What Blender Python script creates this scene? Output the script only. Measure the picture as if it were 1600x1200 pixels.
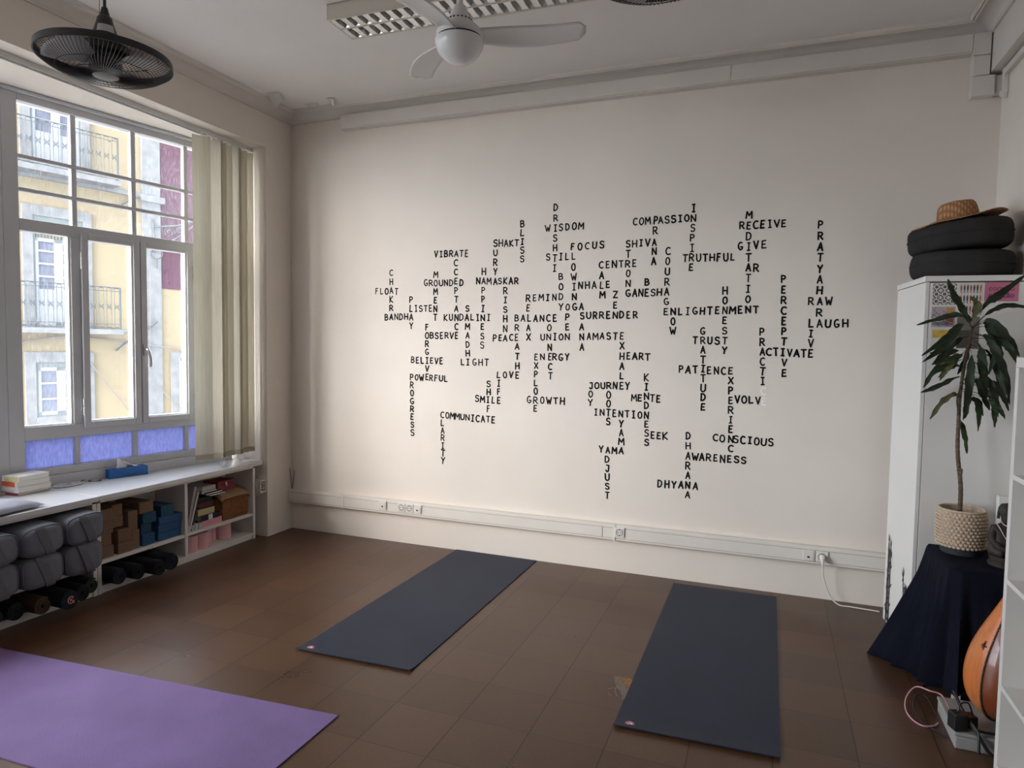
import bpy, bmesh, math, random
from mathutils import Vector, Matrix, Euler
PI = math.pi
for o in list(bpy.data.objects):
    bpy.data.objects.remove(o)
SC = bpy.context.scene
COL = SC.collection
RNG = random.Random(7)

# ---------------------------------------------------------------- camera
cam = bpy.data.objects.new('camera', bpy.data.cameras.new('camera'))
COL.objects.link(cam)
cam.data.sensor_width = 36.0
cam.data.lens = 36.0 * 1052.0 / 1600.0
cam.data.clip_start = 0.02
cam.data.clip_end = 200
cam.matrix_world = Matrix(((0.93347, -0.0338, 0.35706, 3.785),
                           (0.35834, 0.04652, -0.93243, -4.655),
                           (0.0149, 0.99835, 0.05554, 1.58),
                           (0, 0, 0, 1)))
SC.camera = cam

# ---------------------------------------------------------------- sky, daylight, exposure
world = bpy.data.worlds.new('overcast_sky')
SC.world = world
world.use_nodes = True
wn = world.node_tree.nodes
bg = wn['Background']
wl_ = world.node_tree.links


def wmath(op, a, b=None):
    n = wn.new('ShaderNodeMath')
    n.operation = op
    for i, q in enumerate((a, b)):
        if q is None:
            continue
        if isinstance(q, (int, float)):
            n.inputs[i].default_value = q
        else:
            wl_.new(q, n.inputs[i])
    return n.outputs[0]


# overcast sky, with a low glow from the left added to brighten the room
SKY_BASE, SKY_GLOW = 3.4, 31.0
wtc = wn.new('ShaderNodeTexCoord')
wdot = wn.new('ShaderNodeVectorMath')
wdot.operation = 'DOT_PRODUCT'
wdot.inputs[1].default_value = Vector((-0.27, -0.93, 0.36)).normalized()
wl_.new(wtc.outputs['Generated'], wdot.inputs[0])
glow = wmath('POWER', wmath('MAXIMUM', wdot.outputs['Value'], 0.0), 5.0)
wmix = wn.new('ShaderNodeMix')
wmix.data_type = 'RGBA'
wmix.inputs['A'].default_value = (0.74, 0.87, 1.0, 1)
wmix.inputs['B'].default_value = (1.0, 0.925, 0.845, 1)
wl_.new(glow, wmix.inputs['Factor'])
wl_.new(wmix.outputs['Result'], bg.inputs[0])
wl_.new(wmath('ADD', wmath('MULTIPLY', glow, SKY_GLOW), SKY_BASE), bg.inputs[1])
SC.view_settings.view_transform = 'Standard'
SC.view_settings.look = 'None'
SC.view_settings.gamma = 1.0
SC.view_settings.exposure = 0.65
SC.view_settings.use_curve_mapping = False


def portal(y, width):
    """sampling portal in the window opening: guides daylight, gives no light of its own"""
    d = bpy.data.lights.new('daylight_portal', 'AREA')
    d.shape = 'RECTANGLE'
    d.size = 2.4
    d.size_y = width
    d.cycles.is_portal = True
    o = bpy.data.objects.new('daylight_portal', d)
    COL.objects.link(o)
    far = y < -3.35
    o.location = (-1.06 if far else -0.53 + 0.2 * (y + 1.2) - 0.10, y, 1.9)
    o.rotation_euler = (0, -PI / 2, 0.0 if far else math.atan2(-0.2, 1.0))


for py in (-1.1, -2.65, -4.15, -5.75):
    portal(py, 1.5)

# ---------------------------------------------------------------- helpers


def sr(r, g, b):
    def f(c):
        c /= 255.0
        return c / 12.92 if c <= 0.04045 else ((c + 0.055) / 1.055) ** 2.4
    return (f(r), f(g), f(b), 1.0)


def M(name, col, rough=0.6, spec=0.5, metal=0.0, var=0.0, vscale=6.0, bump=0.0, bscale=40.0,
      stretch=(1, 1, 1), trans=0.0, coat=0.0):
    """principled material with an optional noise variation of colour and a noise bump"""
    m = bpy.data.materials.new(name)
    m.use_nodes = True
    nt = m.node_tree
    b = nt.nodes['Principled BSDF']
    b.inputs['Base Color'].default_value = col
    b.inputs['Roughness'].default_value = rough
    b.inputs['Specular IOR Level'].default_value = spec
    b.inputs['Metallic'].default_value = metal
    if coat:
        b.inputs['Coat Weight'].default_value = coat
    if var or bump:
        tc = nt.nodes.new('ShaderNodeTexCoord')
        mp = nt.nodes.new('ShaderNodeMapping')
        mp.inputs['Scale'].default_value = stretch
        nt.links.new(tc.outputs['Object'], mp.inputs[0])
    if var:
        n = nt.nodes.new('ShaderNodeTexNoise')
        n.inputs['Scale'].default_value = vscale
        n.inputs['Detail'].default_value = 6
        nt.links.new(mp.outputs[0], n.inputs['Vector'])
        r = nt.nodes.new('ShaderNodeMapRange')
        r.inputs[1].default_value = 0.3
        r.inputs[2].default_value = 0.7
        r.inputs[3].default_value = 1 - var
        r.inputs[4].default_value = 1 + var
        nt.links.new(n.outputs['Fac'], r.inputs[0])
        mx = nt.nodes.new('ShaderNodeVectorMath')
        mx.operation = 'SCALE'
        mx.inputs[0].default_value = col[:3]
        nt.links.new(r.outputs[0], mx.inputs['Scale'])
        nt.links.new(mx.outputs[0], b.inputs['Base Color'])
    if bump:
        n2 = nt.nodes.new('ShaderNodeTexNoise')
        n2.inputs['Scale'].default_value = bscale
        n2.inputs['Detail'].default_value = 5
        nt.links.new(mp.outputs[0], n2.inputs['Vector'])
        bp = nt.nodes.new('ShaderNodeBump')
        bp.inputs['Strength'].default_value = bump
        bp.inputs['Distance'].default_value = 0.01
        nt.links.new(n2.outputs['Fac'], bp.inputs['Height'])
        nt.links.new(bp.outputs[0], b.inputs['Normal'])
    return m


def wpos(o):
    v = Vector((0, 0, 0))
    while o is not None:
        v += o.location
        o = o.parent
    return v


class MB:
    """collects shapes, then links them as ONE mesh object"""

    def __init__(self):
        self.v = []
        self.f = []

    def add(self, vs, fs):
        n = len(self.v)
        self.v += [Vector(p) for p in vs]
        self.f += [tuple(i + n for i in f) for f in fs]
        return self

    def box(self, x0, x1, y0, y1, z0, z1):
        vs = [(x, y, z) for z in (z0, z1) for y in (y0, y1) for x in (x0, x1)]
        return self.add(vs, [(0, 2, 3, 1), (4, 5, 7, 6), (0, 1, 5, 4), (1, 3, 7, 5), (3, 2, 6, 7), (2, 0, 4, 6)])

    def obox(self, c, size, rot=(0, 0, 0)):
        R = Euler(rot).to_matrix()
        n = MB().box(-size[0] / 2, size[0] / 2, -size[1] / 2, size[1] / 2, -size[2] / 2, size[2] / 2)
        return self.add([R @ p + Vector(c) for p in n.v], n.f)

    def prism(self, poly, z0, z1):
        n = len(poly)
        vs = [(x, y, z0) for x, y in poly] + [(x, y, z1) for x, y in poly]
        a = sum(poly[i][0] * poly[(i + 1) % n][1] - poly[(i + 1) % n][0] * poly[i][1] for i in range(n))
        idx = list(range(n))
        if a < 0:
            idx.reverse()
        fs = [tuple(reversed(idx)), tuple(i + n for i in idx)]
        for k in range(n):
            i, j = idx[k], idx[(k + 1) % n]
            fs.append((i, j, j + n, i + n))
        return self.add(vs, fs)

    def mprism(self, poly, h, mat):
        """polygon prism of height h from local z=0, moved by a matrix"""
        n = MB().prism(poly, 0, h)
        return self.add([mat @ p for p in n.v], n.f)

    def tube(self, pts, r, n=8, closed=False, caps=True, rs=None):
        pts = [Vector(p) for p in pts]
        m = len(pts)
        up = None
        rings = []
        for i, p in enumerate(pts):
            if closed:
                t = pts[(i + 1) % m] - pts[i - 1]
            else:
                t = pts[min(i + 1, m - 1)] - pts[max(i - 1, 0)]
            if t.length < 1e-9:
                t = Vector((0, 0, 1))
            t.normalize()
            if up is None:
                a = Vector((0, 0, 1)) if abs(t.z) < 0.9 else Vector((1, 0, 0))
                up = t.cross(a).normalized()
            else:
                up = (up - t * up.dot(t))
                if up.length < 1e-6:
                    up = t.orthogonal()
                up.normalize()
            w = t.cross(up)
            rr = rs[i] if rs else r
            rings.append([p + (up * math.cos(2 * PI * k / n) + w * math.sin(2 * PI * k / n)) * rr for k in range(n)])
        vs = [q for g in rings for q in g]
        fs = []
        for i in range(m if closed else m - 1):
            j = (i + 1) % m
            for k in range(n):
                l = (k + 1) % n
                fs.append((i * n + k, i * n + l, j * n + l, j * n + k))
        if caps and not closed:
            fs.append(tuple(reversed(range(n))))
            fs.append(tuple(range((m - 1) * n, m * n)))
        return self.add(vs, fs)

    def lathe(self, prof, c=(0, 0, 0), n=32, mat=None, a0=0.0, a1=2 * PI):
        full = abs(a1 - a0 - 2 * PI) < 1e-6
        k = n if full else n + 1
        vs = []
        for r, z in prof:
            for i in range(k):
                a = a0 + (a1 - a0) * i / n
                p = Vector((r * math.cos(a), r * math.sin(a), z))
                if mat is not None:
                    p = mat @ p
                vs.append(p + Vector(c))
        fs = []
        for j in range(len(prof) - 1):
            for i in range(n):
                l = (i + 1) % k
                fs.append((j * k + i, j * k + l, (j + 1) * k + l, (j + 1) * k + i))
        return self.add(vs, fs)

    def grid(self, rows, closed_u=False, closed_v=False):
        """rows: list of equal-length point lists"""
        m, n = len(rows), len(rows[0])
        vs = [p for r in rows for p in r]
        fs = []
        for i in range(m if closed_v else m - 1):
            for j in range(n if closed_u else n - 1):
                a, b = (i + 1) % m, (j + 1) % n
                fs.append((i * n + j, i * n + b, a * n + b, a * n + j))
        return self.add(vs, fs)

    def build(self, name, mat, parent=None, loc=None, local=False, smooth=None, bevel=0.0, solid=0.0, fix=False):
        """vertices are world coordinates unless local; loc = origin of the new object"""
        me = bpy.data.meshes.new(name)
        off = Vector(loc) if loc is not None else (wpos(parent) if parent is not None else Vector((0, 0, 0)))
        if local:
            off = Vector((0, 0, 0))
        me.from_pydata([p - off for p in self.v], [], self.f)
        me.validate()
        if fix:
            bm = bmesh.new()
            bm.from_mesh(me)
            bmesh.ops.remove_doubles(bm, verts=bm.verts, dist=1e-5)
            bmesh.ops.recalc_face_normals(bm, faces=bm.faces)
            bm.to_mesh(me)
            bm.free()
        me.materials.append(mat)
        if smooth is not None:
            me.shade_smooth()
            me.set_sharp_from_angle(angle=math.radians(smooth))
        o = bpy.data.objects.new(name, me)
        COL.objects.link(o)
        if parent is not None:
            o.parent = parent
            if loc is not None and not local:
                o.location = Vector(loc) - wpos(parent)
        elif loc is not None:
            o.location = loc
        if bevel:
            b = o.modifiers.new('bevel', 'BEVEL')
            b.width = bevel
            b.segments = 2
            b.limit_method = 'ANGLE'
            b.angle_limit = math.radians(50)
        if solid:
            s = o.modifiers.new('solid', 'SOLIDIFY')
            s.thickness = solid
            s.offset = 0
        return o


def tag(o, label, cat=None, group=None, kind=None):
    o['label'] = label
    if cat:
        o['category'] = cat
    if group:
        o['group'] = group
    if kind:
        o['kind'] = kind
    return o


def thing(name, label, cat, loc=(0, 0, 0), rz=0.0, group=None, kind=None):
    o = bpy.data.objects.new(name, None)
    COL.objects.link(o)
    o.empty_display_size = 0.05
    o.location = loc
    o.rotation_euler = (0, 0, rz)
    return tag(o, label, cat, group, kind)


def struct(o, label, cat):
    return tag(o, label, cat, kind='structure')


def copy_tree(o, parent=None):
    c = o.copy()
    COL.objects.link(c)
    c.parent = parent
    for ch in [q for q in bpy.data.objects if q.parent == o]:
        copy_tree(ch, c)
    return c


def arc(cx, cy, rx, ry, a0, a1, n=8):
    return [(cx + rx * math.cos(math.radians(a0 + (a1 - a0) * i / n)),
             cy + ry * math.sin(math.radians(a0 + (a1 - a0) * i / n))) for i in range(n + 1)]


def bez(p, n=12):
    """smooth Catmull-Rom curve through points"""
    p = [Vector(q) for q in p]
    p = [p[0] * 2 - p[1]] + p + [p[-1] * 2 - p[-2]]
    out = []
    for i in range(1, len(p) - 2):
        for k in range(n):
            t = k / n
            a, b, c, d = p[i - 1:i + 3]
            out.append(0.5 * ((2 * b) + (c - a) * t + (2 * a - 5 * b + 4 * c - d) * t * t + (3 * b - a - 3 * c + d) * t ** 3))
    out.append(p[-2])
    return out


def stroke2d(mb, pts, w, mat, n=5, side=1):
    """flat brush stroke (round ends and joins) along 2D points, placed by a matrix"""
    h = w / 2
    for (x0, y0), (x1, y1) in zip(pts, pts[1:]):
        lift = side * 1.2e-5 * (len(mb.f) % 60)      # keeps overlapping dabs from lying in one plane
        a = math.atan2(y1 - y0, x1 - x0)
        vs = []
        for i in range(n + 1):
            t = a + PI / 2 + PI * i / n
            vs.append(mat @ Vector((x0 + h * math.cos(t), y0 + h * math.sin(t), lift)))
        for i in range(n + 1):
            t = a - PI / 2 + PI * i / n
            vs.append(mat @ Vector((x1 + h * math.cos(t), y1 + h * math.sin(t), lift)))
        mb.add(vs, [tuple(range(len(vs)))])
    return mb
# ---------------------------------------------------------------- materials
WALL = M('white_plaster', (0.775, 0.705, 0.635, 1), 0.75, 0.25, var=0.035, vscale=1.6, bump=0.25, bscale=9)
CEIL = M('ceiling_paint', (0.80, 0.77, 0.75, 1), 0.8, 0.2, var=0.03, vscale=1.2, bump=0.1, bscale=6)
TRIM = M('trim_paint', (0.70, 0.655, 0.61, 1), 0.6, 0.3, var=0.03, vscale=4, bump=0.1, bscale=14)
PVC = M('white_plastic', (0.74, 0.69, 0.63, 1), 0.45, 0.4, var=0.03, vscale=5)
PVC2 = M('white_plastic_plate', (0.74, 0.71, 0.67, 1), 0.4, 0.4)
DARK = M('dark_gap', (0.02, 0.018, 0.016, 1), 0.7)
WINP = M('window_paint', (0.56, 0.565, 0.59, 1), 0.45, 0.4, var=0.03, vscale=5)
LAM = M('white_laminate', (0.60, 0.60, 0.61, 1), 0.25, 0.5, var=0.015, vscale=3)
LAMB = M('white_bookcase_board', (0.70, 0.67, 0.64, 1), 0.4, 0.4)
BLACK = M('black_plastic', (0.012, 0.012, 0.013, 1), 0.4, 0.5)
INK = M('black_wall_paint', (0.007, 0.007, 0.0075, 1), 0.75, 0.12)


def floor_material():
    m = bpy.data.materials.new('brown_floor_tiles')
    m.use_nodes = True
    nt = m.node_tree
    L = nt.links.new
    b = nt.nodes['Principled BSDF']
    tc = nt.nodes.new('ShaderNodeTexCoord')
    sep = nt.nodes.new('ShaderNodeSeparateXYZ')
    L(tc.outputs['Object'], sep.inputs[0])

    def math_(op, a, bv=None, c=None):
        n = nt.nodes.new('ShaderNodeMath')
        n.operation = op
        for i, q in enumerate((a, bv, c)):
            if q is None:
                continue
            if isinstance(q, (int, float)):
                n.inputs[i].default_value = q
            else:
                L(q, n.inputs[i])
        return n.outputs[0]

    def line(coord, off, size, w):
        u = math_('DIVIDE', math_('ADD', coord, off), size)
        fr = math_('FRACT', u)
        d = math_('MINIMUM', fr, math_('SUBTRACT', 1.0, fr))
        d = math_('MULTIPLY', d, size)
        return math_('LESS_THAN', d, w), math_('FLOOR', u)
    lx, ix = line(sep.outputs[0], 10 * 0.3105 - 2.292 % 0.3105 + 0.0, 0.3105, 0.0026)
    ly, iy = line(sep.outputs[1], 30 * 0.3035, 0.3035, 0.0020)
    lines = math_('MAXIMUM', lx, math_('MULTIPLY', ly, 0.75))
    wn_ = nt.nodes.new('ShaderNodeTexWhiteNoise')
    wn_.noise_dimensions = '2D'
    cb = nt.nodes.new('ShaderNodeCombineXYZ')
    L(ix, cb.inputs[0])
    L(iy, cb.inputs[1])
    L(cb.outputs[0], wn_.inputs[0])
    n1 = nt.nodes.new('ShaderNodeTexNoise')
    n1.inputs['Scale'].default_value = 2.2
    n1.inputs['Detail'].default_value = 6
    L(tc.outputs['Object'], n1.inputs['Vector'])
    n2 = nt.nodes.new('ShaderNodeTexNoise')
    n2.inputs['Scale'].default_value = 160
    n2.inputs['Detail'].default_value = 3
    L(tc.outputs['Object'], n2.inputs['Vector'])
    v = math_('ADD', math_('MULTIPLY', wn_.outputs[0], 0.26), math_('MULTIPLY', n1.outputs['Fac'], 0.5))
    v = math_('ADD', v, math_('MULTIPLY', n2.outputs['Fac'], 0.8))
    v = math_('ADD', v, 0.24)
    mx = nt.nodes.new('ShaderNodeVectorMath')
    mx.operation = 'SCALE'
    mx.inputs[0].default_value = (0.088, 0.043, 0.0235)
    L(v, mx.inputs['Scale'])
    mix = nt.nodes.new('ShaderNodeMix')
    mix.data_type = 'RGBA'
    L(math_('MULTIPLY', lines, 0.85), mix.inputs['Factor'])
    L(mx.outputs[0], mix.inputs['A'])
    mix.inputs['B'].default_value = (0.012, 0.007, 0.004, 1)
    L(mix.outputs['Result'], b.inputs['Base Color'])
    r = math_('ADD', math_('MULTIPLY', n1.outputs['Fac'], 0.24), 0.20)
    L(r, b.inputs['Roughness'])
    b.inputs['Specular IOR Level'].default_value = 0.38
    n3 = nt.nodes.new('ShaderNodeTexNoise')
    n3.inputs['Scale'].default_value = 130
    n3.inputs['Detail'].default_value = 5
    L(tc.outputs['Object'], n3.inputs['Vector'])
    h = math_('SUBTRACT', math_('MULTIPLY', n3.outputs['Fac'], 0.5), math_('MULTIPLY', lines, 0.5))
    bp = nt.nodes.new('ShaderNodeBump')
    bp.inputs['Strength'].default_value = 0.30
    bp.inputs['Distance'].default_value = 0.004
    L(h, bp.inputs['Height'])
    L(bp.outputs[0], b.inputs['Normal'])
    return m


FLOORM = floor_material()
# ---------------------------------------------------------------- room shell
H = 3.46
RX = 4.965          # right wall
FY = -7.5           # wall behind the camera


def wx(y):          # window plane
    return -0.53 + 0.2 * (max(y, -3.35) + 1.2)


floor = MB().prism([(-2.2, FY - .2), (RX + .2, FY - .2), (RX + .2, .2), (-.6, .2)], -0.12, 0).build('floor', FLOORM)
struct(floor, 'brown speckled square tile floor with thin dark joints', 'floor')
ceiling = MB().prism([(-2.2, FY - .2), (RX + .2, FY - .2), (RX + .2, .2), (-.6, .2)], H, H + .15).build('ceiling', CEIL)
struct(ceiling, 'plain pale grey painted ceiling', 'ceiling')
wall_back = MB().box(-.6, RX + .2, 0, .2, 0, H).build('wall_back', WALL)
struct(wall_back, 'long white plaster wall covered in a crossword of black painted words', 'wall')
wall_right = MB().box(RX, RX + .2, FY - .2, 0, 0, H).build('wall_right', WALL)
struct(wall_right, 'white wall on the right behind the cabinet and plant', 'wall')
wall_front = MB().box(-2.2, RX, FY - .2, FY, 0, H).build('wall_front', WALL)
struct(wall_front, 'plain white wall behind the viewpoint', 'wall')
wl = MB()
wl.prism([(0, 0), (0, -.3), (wx(-.3) - .12, -.3), (wx(-.3) - .12, 0)], 0, H)                       # column
wl.prism([(0, -.3), (0, FY), (wx(FY) - .3, FY), (wx(-3.35) - .3, -3.35), (wx(-.3) - .3, -.3)], 3.13, H)                     # lintel
wl.prism([(wx(-.3) - .01, -.3), (wx(-3.35) - .01, -3.35), (wx(FY) - .01, FY), (wx(FY) - .3, FY), (wx(-3.35) - .3, -3.35), (wx(-.3) - .3, -.3)], 0, .62)  # below the sill
wl.prism([(0, -6.5), (0, FY), (wx(FY) - .2, FY), (wx(-6.5) - .2, -6.5)], 0, 3.13)
wall_left = wl.build('wall_left', WALL)
struct(wall_left, 'white window wall with a deep recess over the low shelves', 'wall')
beam = MB().box(4.895, RX, FY, -.02, 3.17, H).build('trim_1', TRIM)
struct(beam, 'shallow white beam along the top of the right wall', 'beam')

# cove cornice, mitred at the corners
prof = [(0, 3.385), (.014, 3.385), (.014, 3.400)] + \
       [(.016 + .082 * (1 - math.cos(t)), 3.402 + .046 * math.sin(t)) for t in [PI / 2 * i / 8 for i in range(9)]] + \
       [(.100, 3.446), (.101, 3.438), (.107, 3.434), (.112, 3.438), (.113, 3.445), (.116, 3.440), (.123, 3.437), (.130, 3.441), (.132, H), (0, H)]


def cornice(name, fa, fb, label):
    mb = MB()
    n = len(prof)
    vs = [fa(d, z) for d, z in prof] + [fb(d, z) for d, z in prof]
    fs = [(i, (i + 1) % n, (i + 1) % n + n, i + n) for i in range(n)] + [tuple(range(n)), tuple(range(n, 2 * n))]
    o = mb.add(vs, fs).build(name, TRIM, fix=True, smooth=30)
    struct(o, label, 'cornice')
    return o


cornice('trim_2', lambda d, z: (d, -d, z), lambda d, z: (4.895 - d, -d, z), 'moulded plaster cornice over the word wall')
cornice('trim_3', lambda d, z: (d, -d, z), lambda d, z: (d, FY + d, z), 'moulded plaster cornice over the window wall')
cornice('trim_4', lambda d, z: (4.895 - d, -d, z), lambda d, z: (4.895 - d, FY + d, z), 'moulded plaster cornice along the right beam')

# peeling paint in the ceiling corner
pm = MB()
PEEL = M('peeled_paint', (0.66, 0.65, 0.64, 1), 0.8, 0.2)
for pts in ([(.174, -.488, 0), (.283, -.485, .002), (.25, -.40, .028), (.10, -.30, .045), (.125, -.40, .01)],
            [(.541, -.261, .002), (.60, -.245, .003), (.575, -.20, .03), (.53, -.165, .035), (.555, -.21, .012)],
            [(.30, -.21, .002), (.42, -.20, .002), (.40, -.165, .02), (.33, -.17, .016)]):
    pm.add([(x, y, H - .003 - d) for x, y, d in pts], [tuple(range(len(pts)))])
pe = pm.build('peeling_paint', PEEL, ceiling, solid=0.002)
pe['label'] = 'curled flakes of peeling paint'

# worn corner of the floor beside the navy mat
CORK = M('worn_floor_core', (0.30, 0.16, 0.08, 1), 0.9, 0.1, var=0.5, vscale=90)
wp = MB().prism([(3.152, -1.512), (3.235, -1.512), (3.235, -1.625), (3.205, -1.585)], 0, .0012).build('worn_patch', CORK, floor)
wp['label'] = 'torn floor tile corner showing the core'
FLAP = M('scuffed_floor', (0.16, 0.125, 0.10, 1), 0.5, 0.4, var=0.3, vscale=60)
fm = MB()
fm.prism([(3.132, -1.517), (3.150, -1.513), (3.205, -1.588), (3.232, -1.63), (3.224, -1.715), (3.196, -1.66), (3.158, -1.60)], 0, .002)
fo = fm.build('floor_flap', FLAP, floor)
fo['label'] = 'lifted flap of scuffed floor covering'
sm_ = MB()
SMEAR = M('dried_smear', (0.22, 0.18, 0.145, 1), 0.6, var=0.2, vscale=50)
for pts in ([(3.133, -1.655), (3.150, -1.635), (3.172, -1.628)], [(3.168, -1.60), (3.165, -1.65), (3.185, -1.70)], [(3.205, -1.66), (3.216, -1.72)], [(3.146, -1.69), (3.16, -1.71)]):
    stroke2d(sm_, pts, .0042, Matrix.Translation((0, 0, .0026)))
sm_.build('glue_smear', SMEAR, floor)
# ---------------------------------------------------------------- painted words
GL = {
    'A': [[(0, 0), (.5, 1), (1, 0)], [(.2, .34), (.8, .34)]],
    'B': [[(0, 0), (0, 1)], [(0, 1)] + arc(.35, .76, .45, .24, 90, -90) + [(0, .52)], [(0, .52)] + arc(.4, .26, .55, .26, 90, -90) + [(0, 0)]],
    'C': [arc(.6, .5, .6, .5, 55, 305, 12)],
    'D': [[(0, 0), (0, 1)], [(0, 1)] + arc(.25, .5, .7, .5, 90, -90, 10) + [(0, 0)]],
    'E': [[(.85, 1), (.05, 1), (0, 0), (.9, .02)], [(.03, .52), (.7, .52)]],
    'F': [[(.85, 1), (.05, 1), (0, 0)], [(.03, .55), (.68, .55)]],
    'G': [arc(.55, .5, .55, .5, 60, 320, 12) + [(1, .38), (.6, .40)]],
    'H': [[(0, 0), (0, 1)], [(1, 0), (1, 1)], [(0, .5), (1, .5)]],
    'I': [[(.5, 0), (.5, 1)], [(.12, 1), (.88, 1)], [(.12, 0), (.88, 0)]],
    'J': [[(.25, 1), (.95, 1), (.95, .3)] + arc(.55, .28, .4, .28, 0, -160)],
    'K': [[(0, 0), (0, 1)], [(.95, 1), (.05, .45), (1, 0)]],
    'L': [[(.05, 1), (0, 0), (.9, .02)]],
    'M': [[(0, 0), (.08, 1), (.5, .38), (.92, 1), (1, 0)]],
    'N': [[(0, 0), (0, 1), (1, 0), (1, 1)]],
    'O': [arc(.5, .5, .5, .5, 0, 360, 16)],
    'P': [[(0, 0), (0, 1)], [(0, 1)] + arc(.4, .73, .5, .27, 90, -90) + [(0, .46)]],
    'R': [[(0, 0), (0, 1)], [(0, 1)] + arc(.4, .74, .5, .26, 90, -90) + [(0, .48)], [(.35, .48), (1, 0)]],
    'S': [arc(.5, .76, .45, .24, 30, 250, 8) + arc(.48, .26, .48, .26, 80, -150, 9)],
    'T': [[(0, 1), (1, 1)], [(.5, 1), (.5, 0)]],
    'U': [[(0, 1), (0, .4)] + arc(.5, .38, .5, .38, 180, 360) + [(1, 1)]],
    'V': [[(0, 1), (.5, 0), (1, 1)]],
    'W': [[(0, 1), (.28, 0), (.52, .62), (.75, 0), (1, 1)]],
    'X': [[(0, 0), (1, 1)], [(0, 1), (1, 0)]],
    'Y': [[(0, 1), (.5, .48), (1, 1)], [(.5, .48), (.42, 0)]],
    'Z': [[(0, 1), (1, 1), (0, 0), (1, 0)]],
}
GW = {'M': 1.3, 'W': 1.35, 'I': .75, 'E': .85, 'F': .8, 'L': .85, 'T': 1.0, 'J': .85, 'P': .9}
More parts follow.
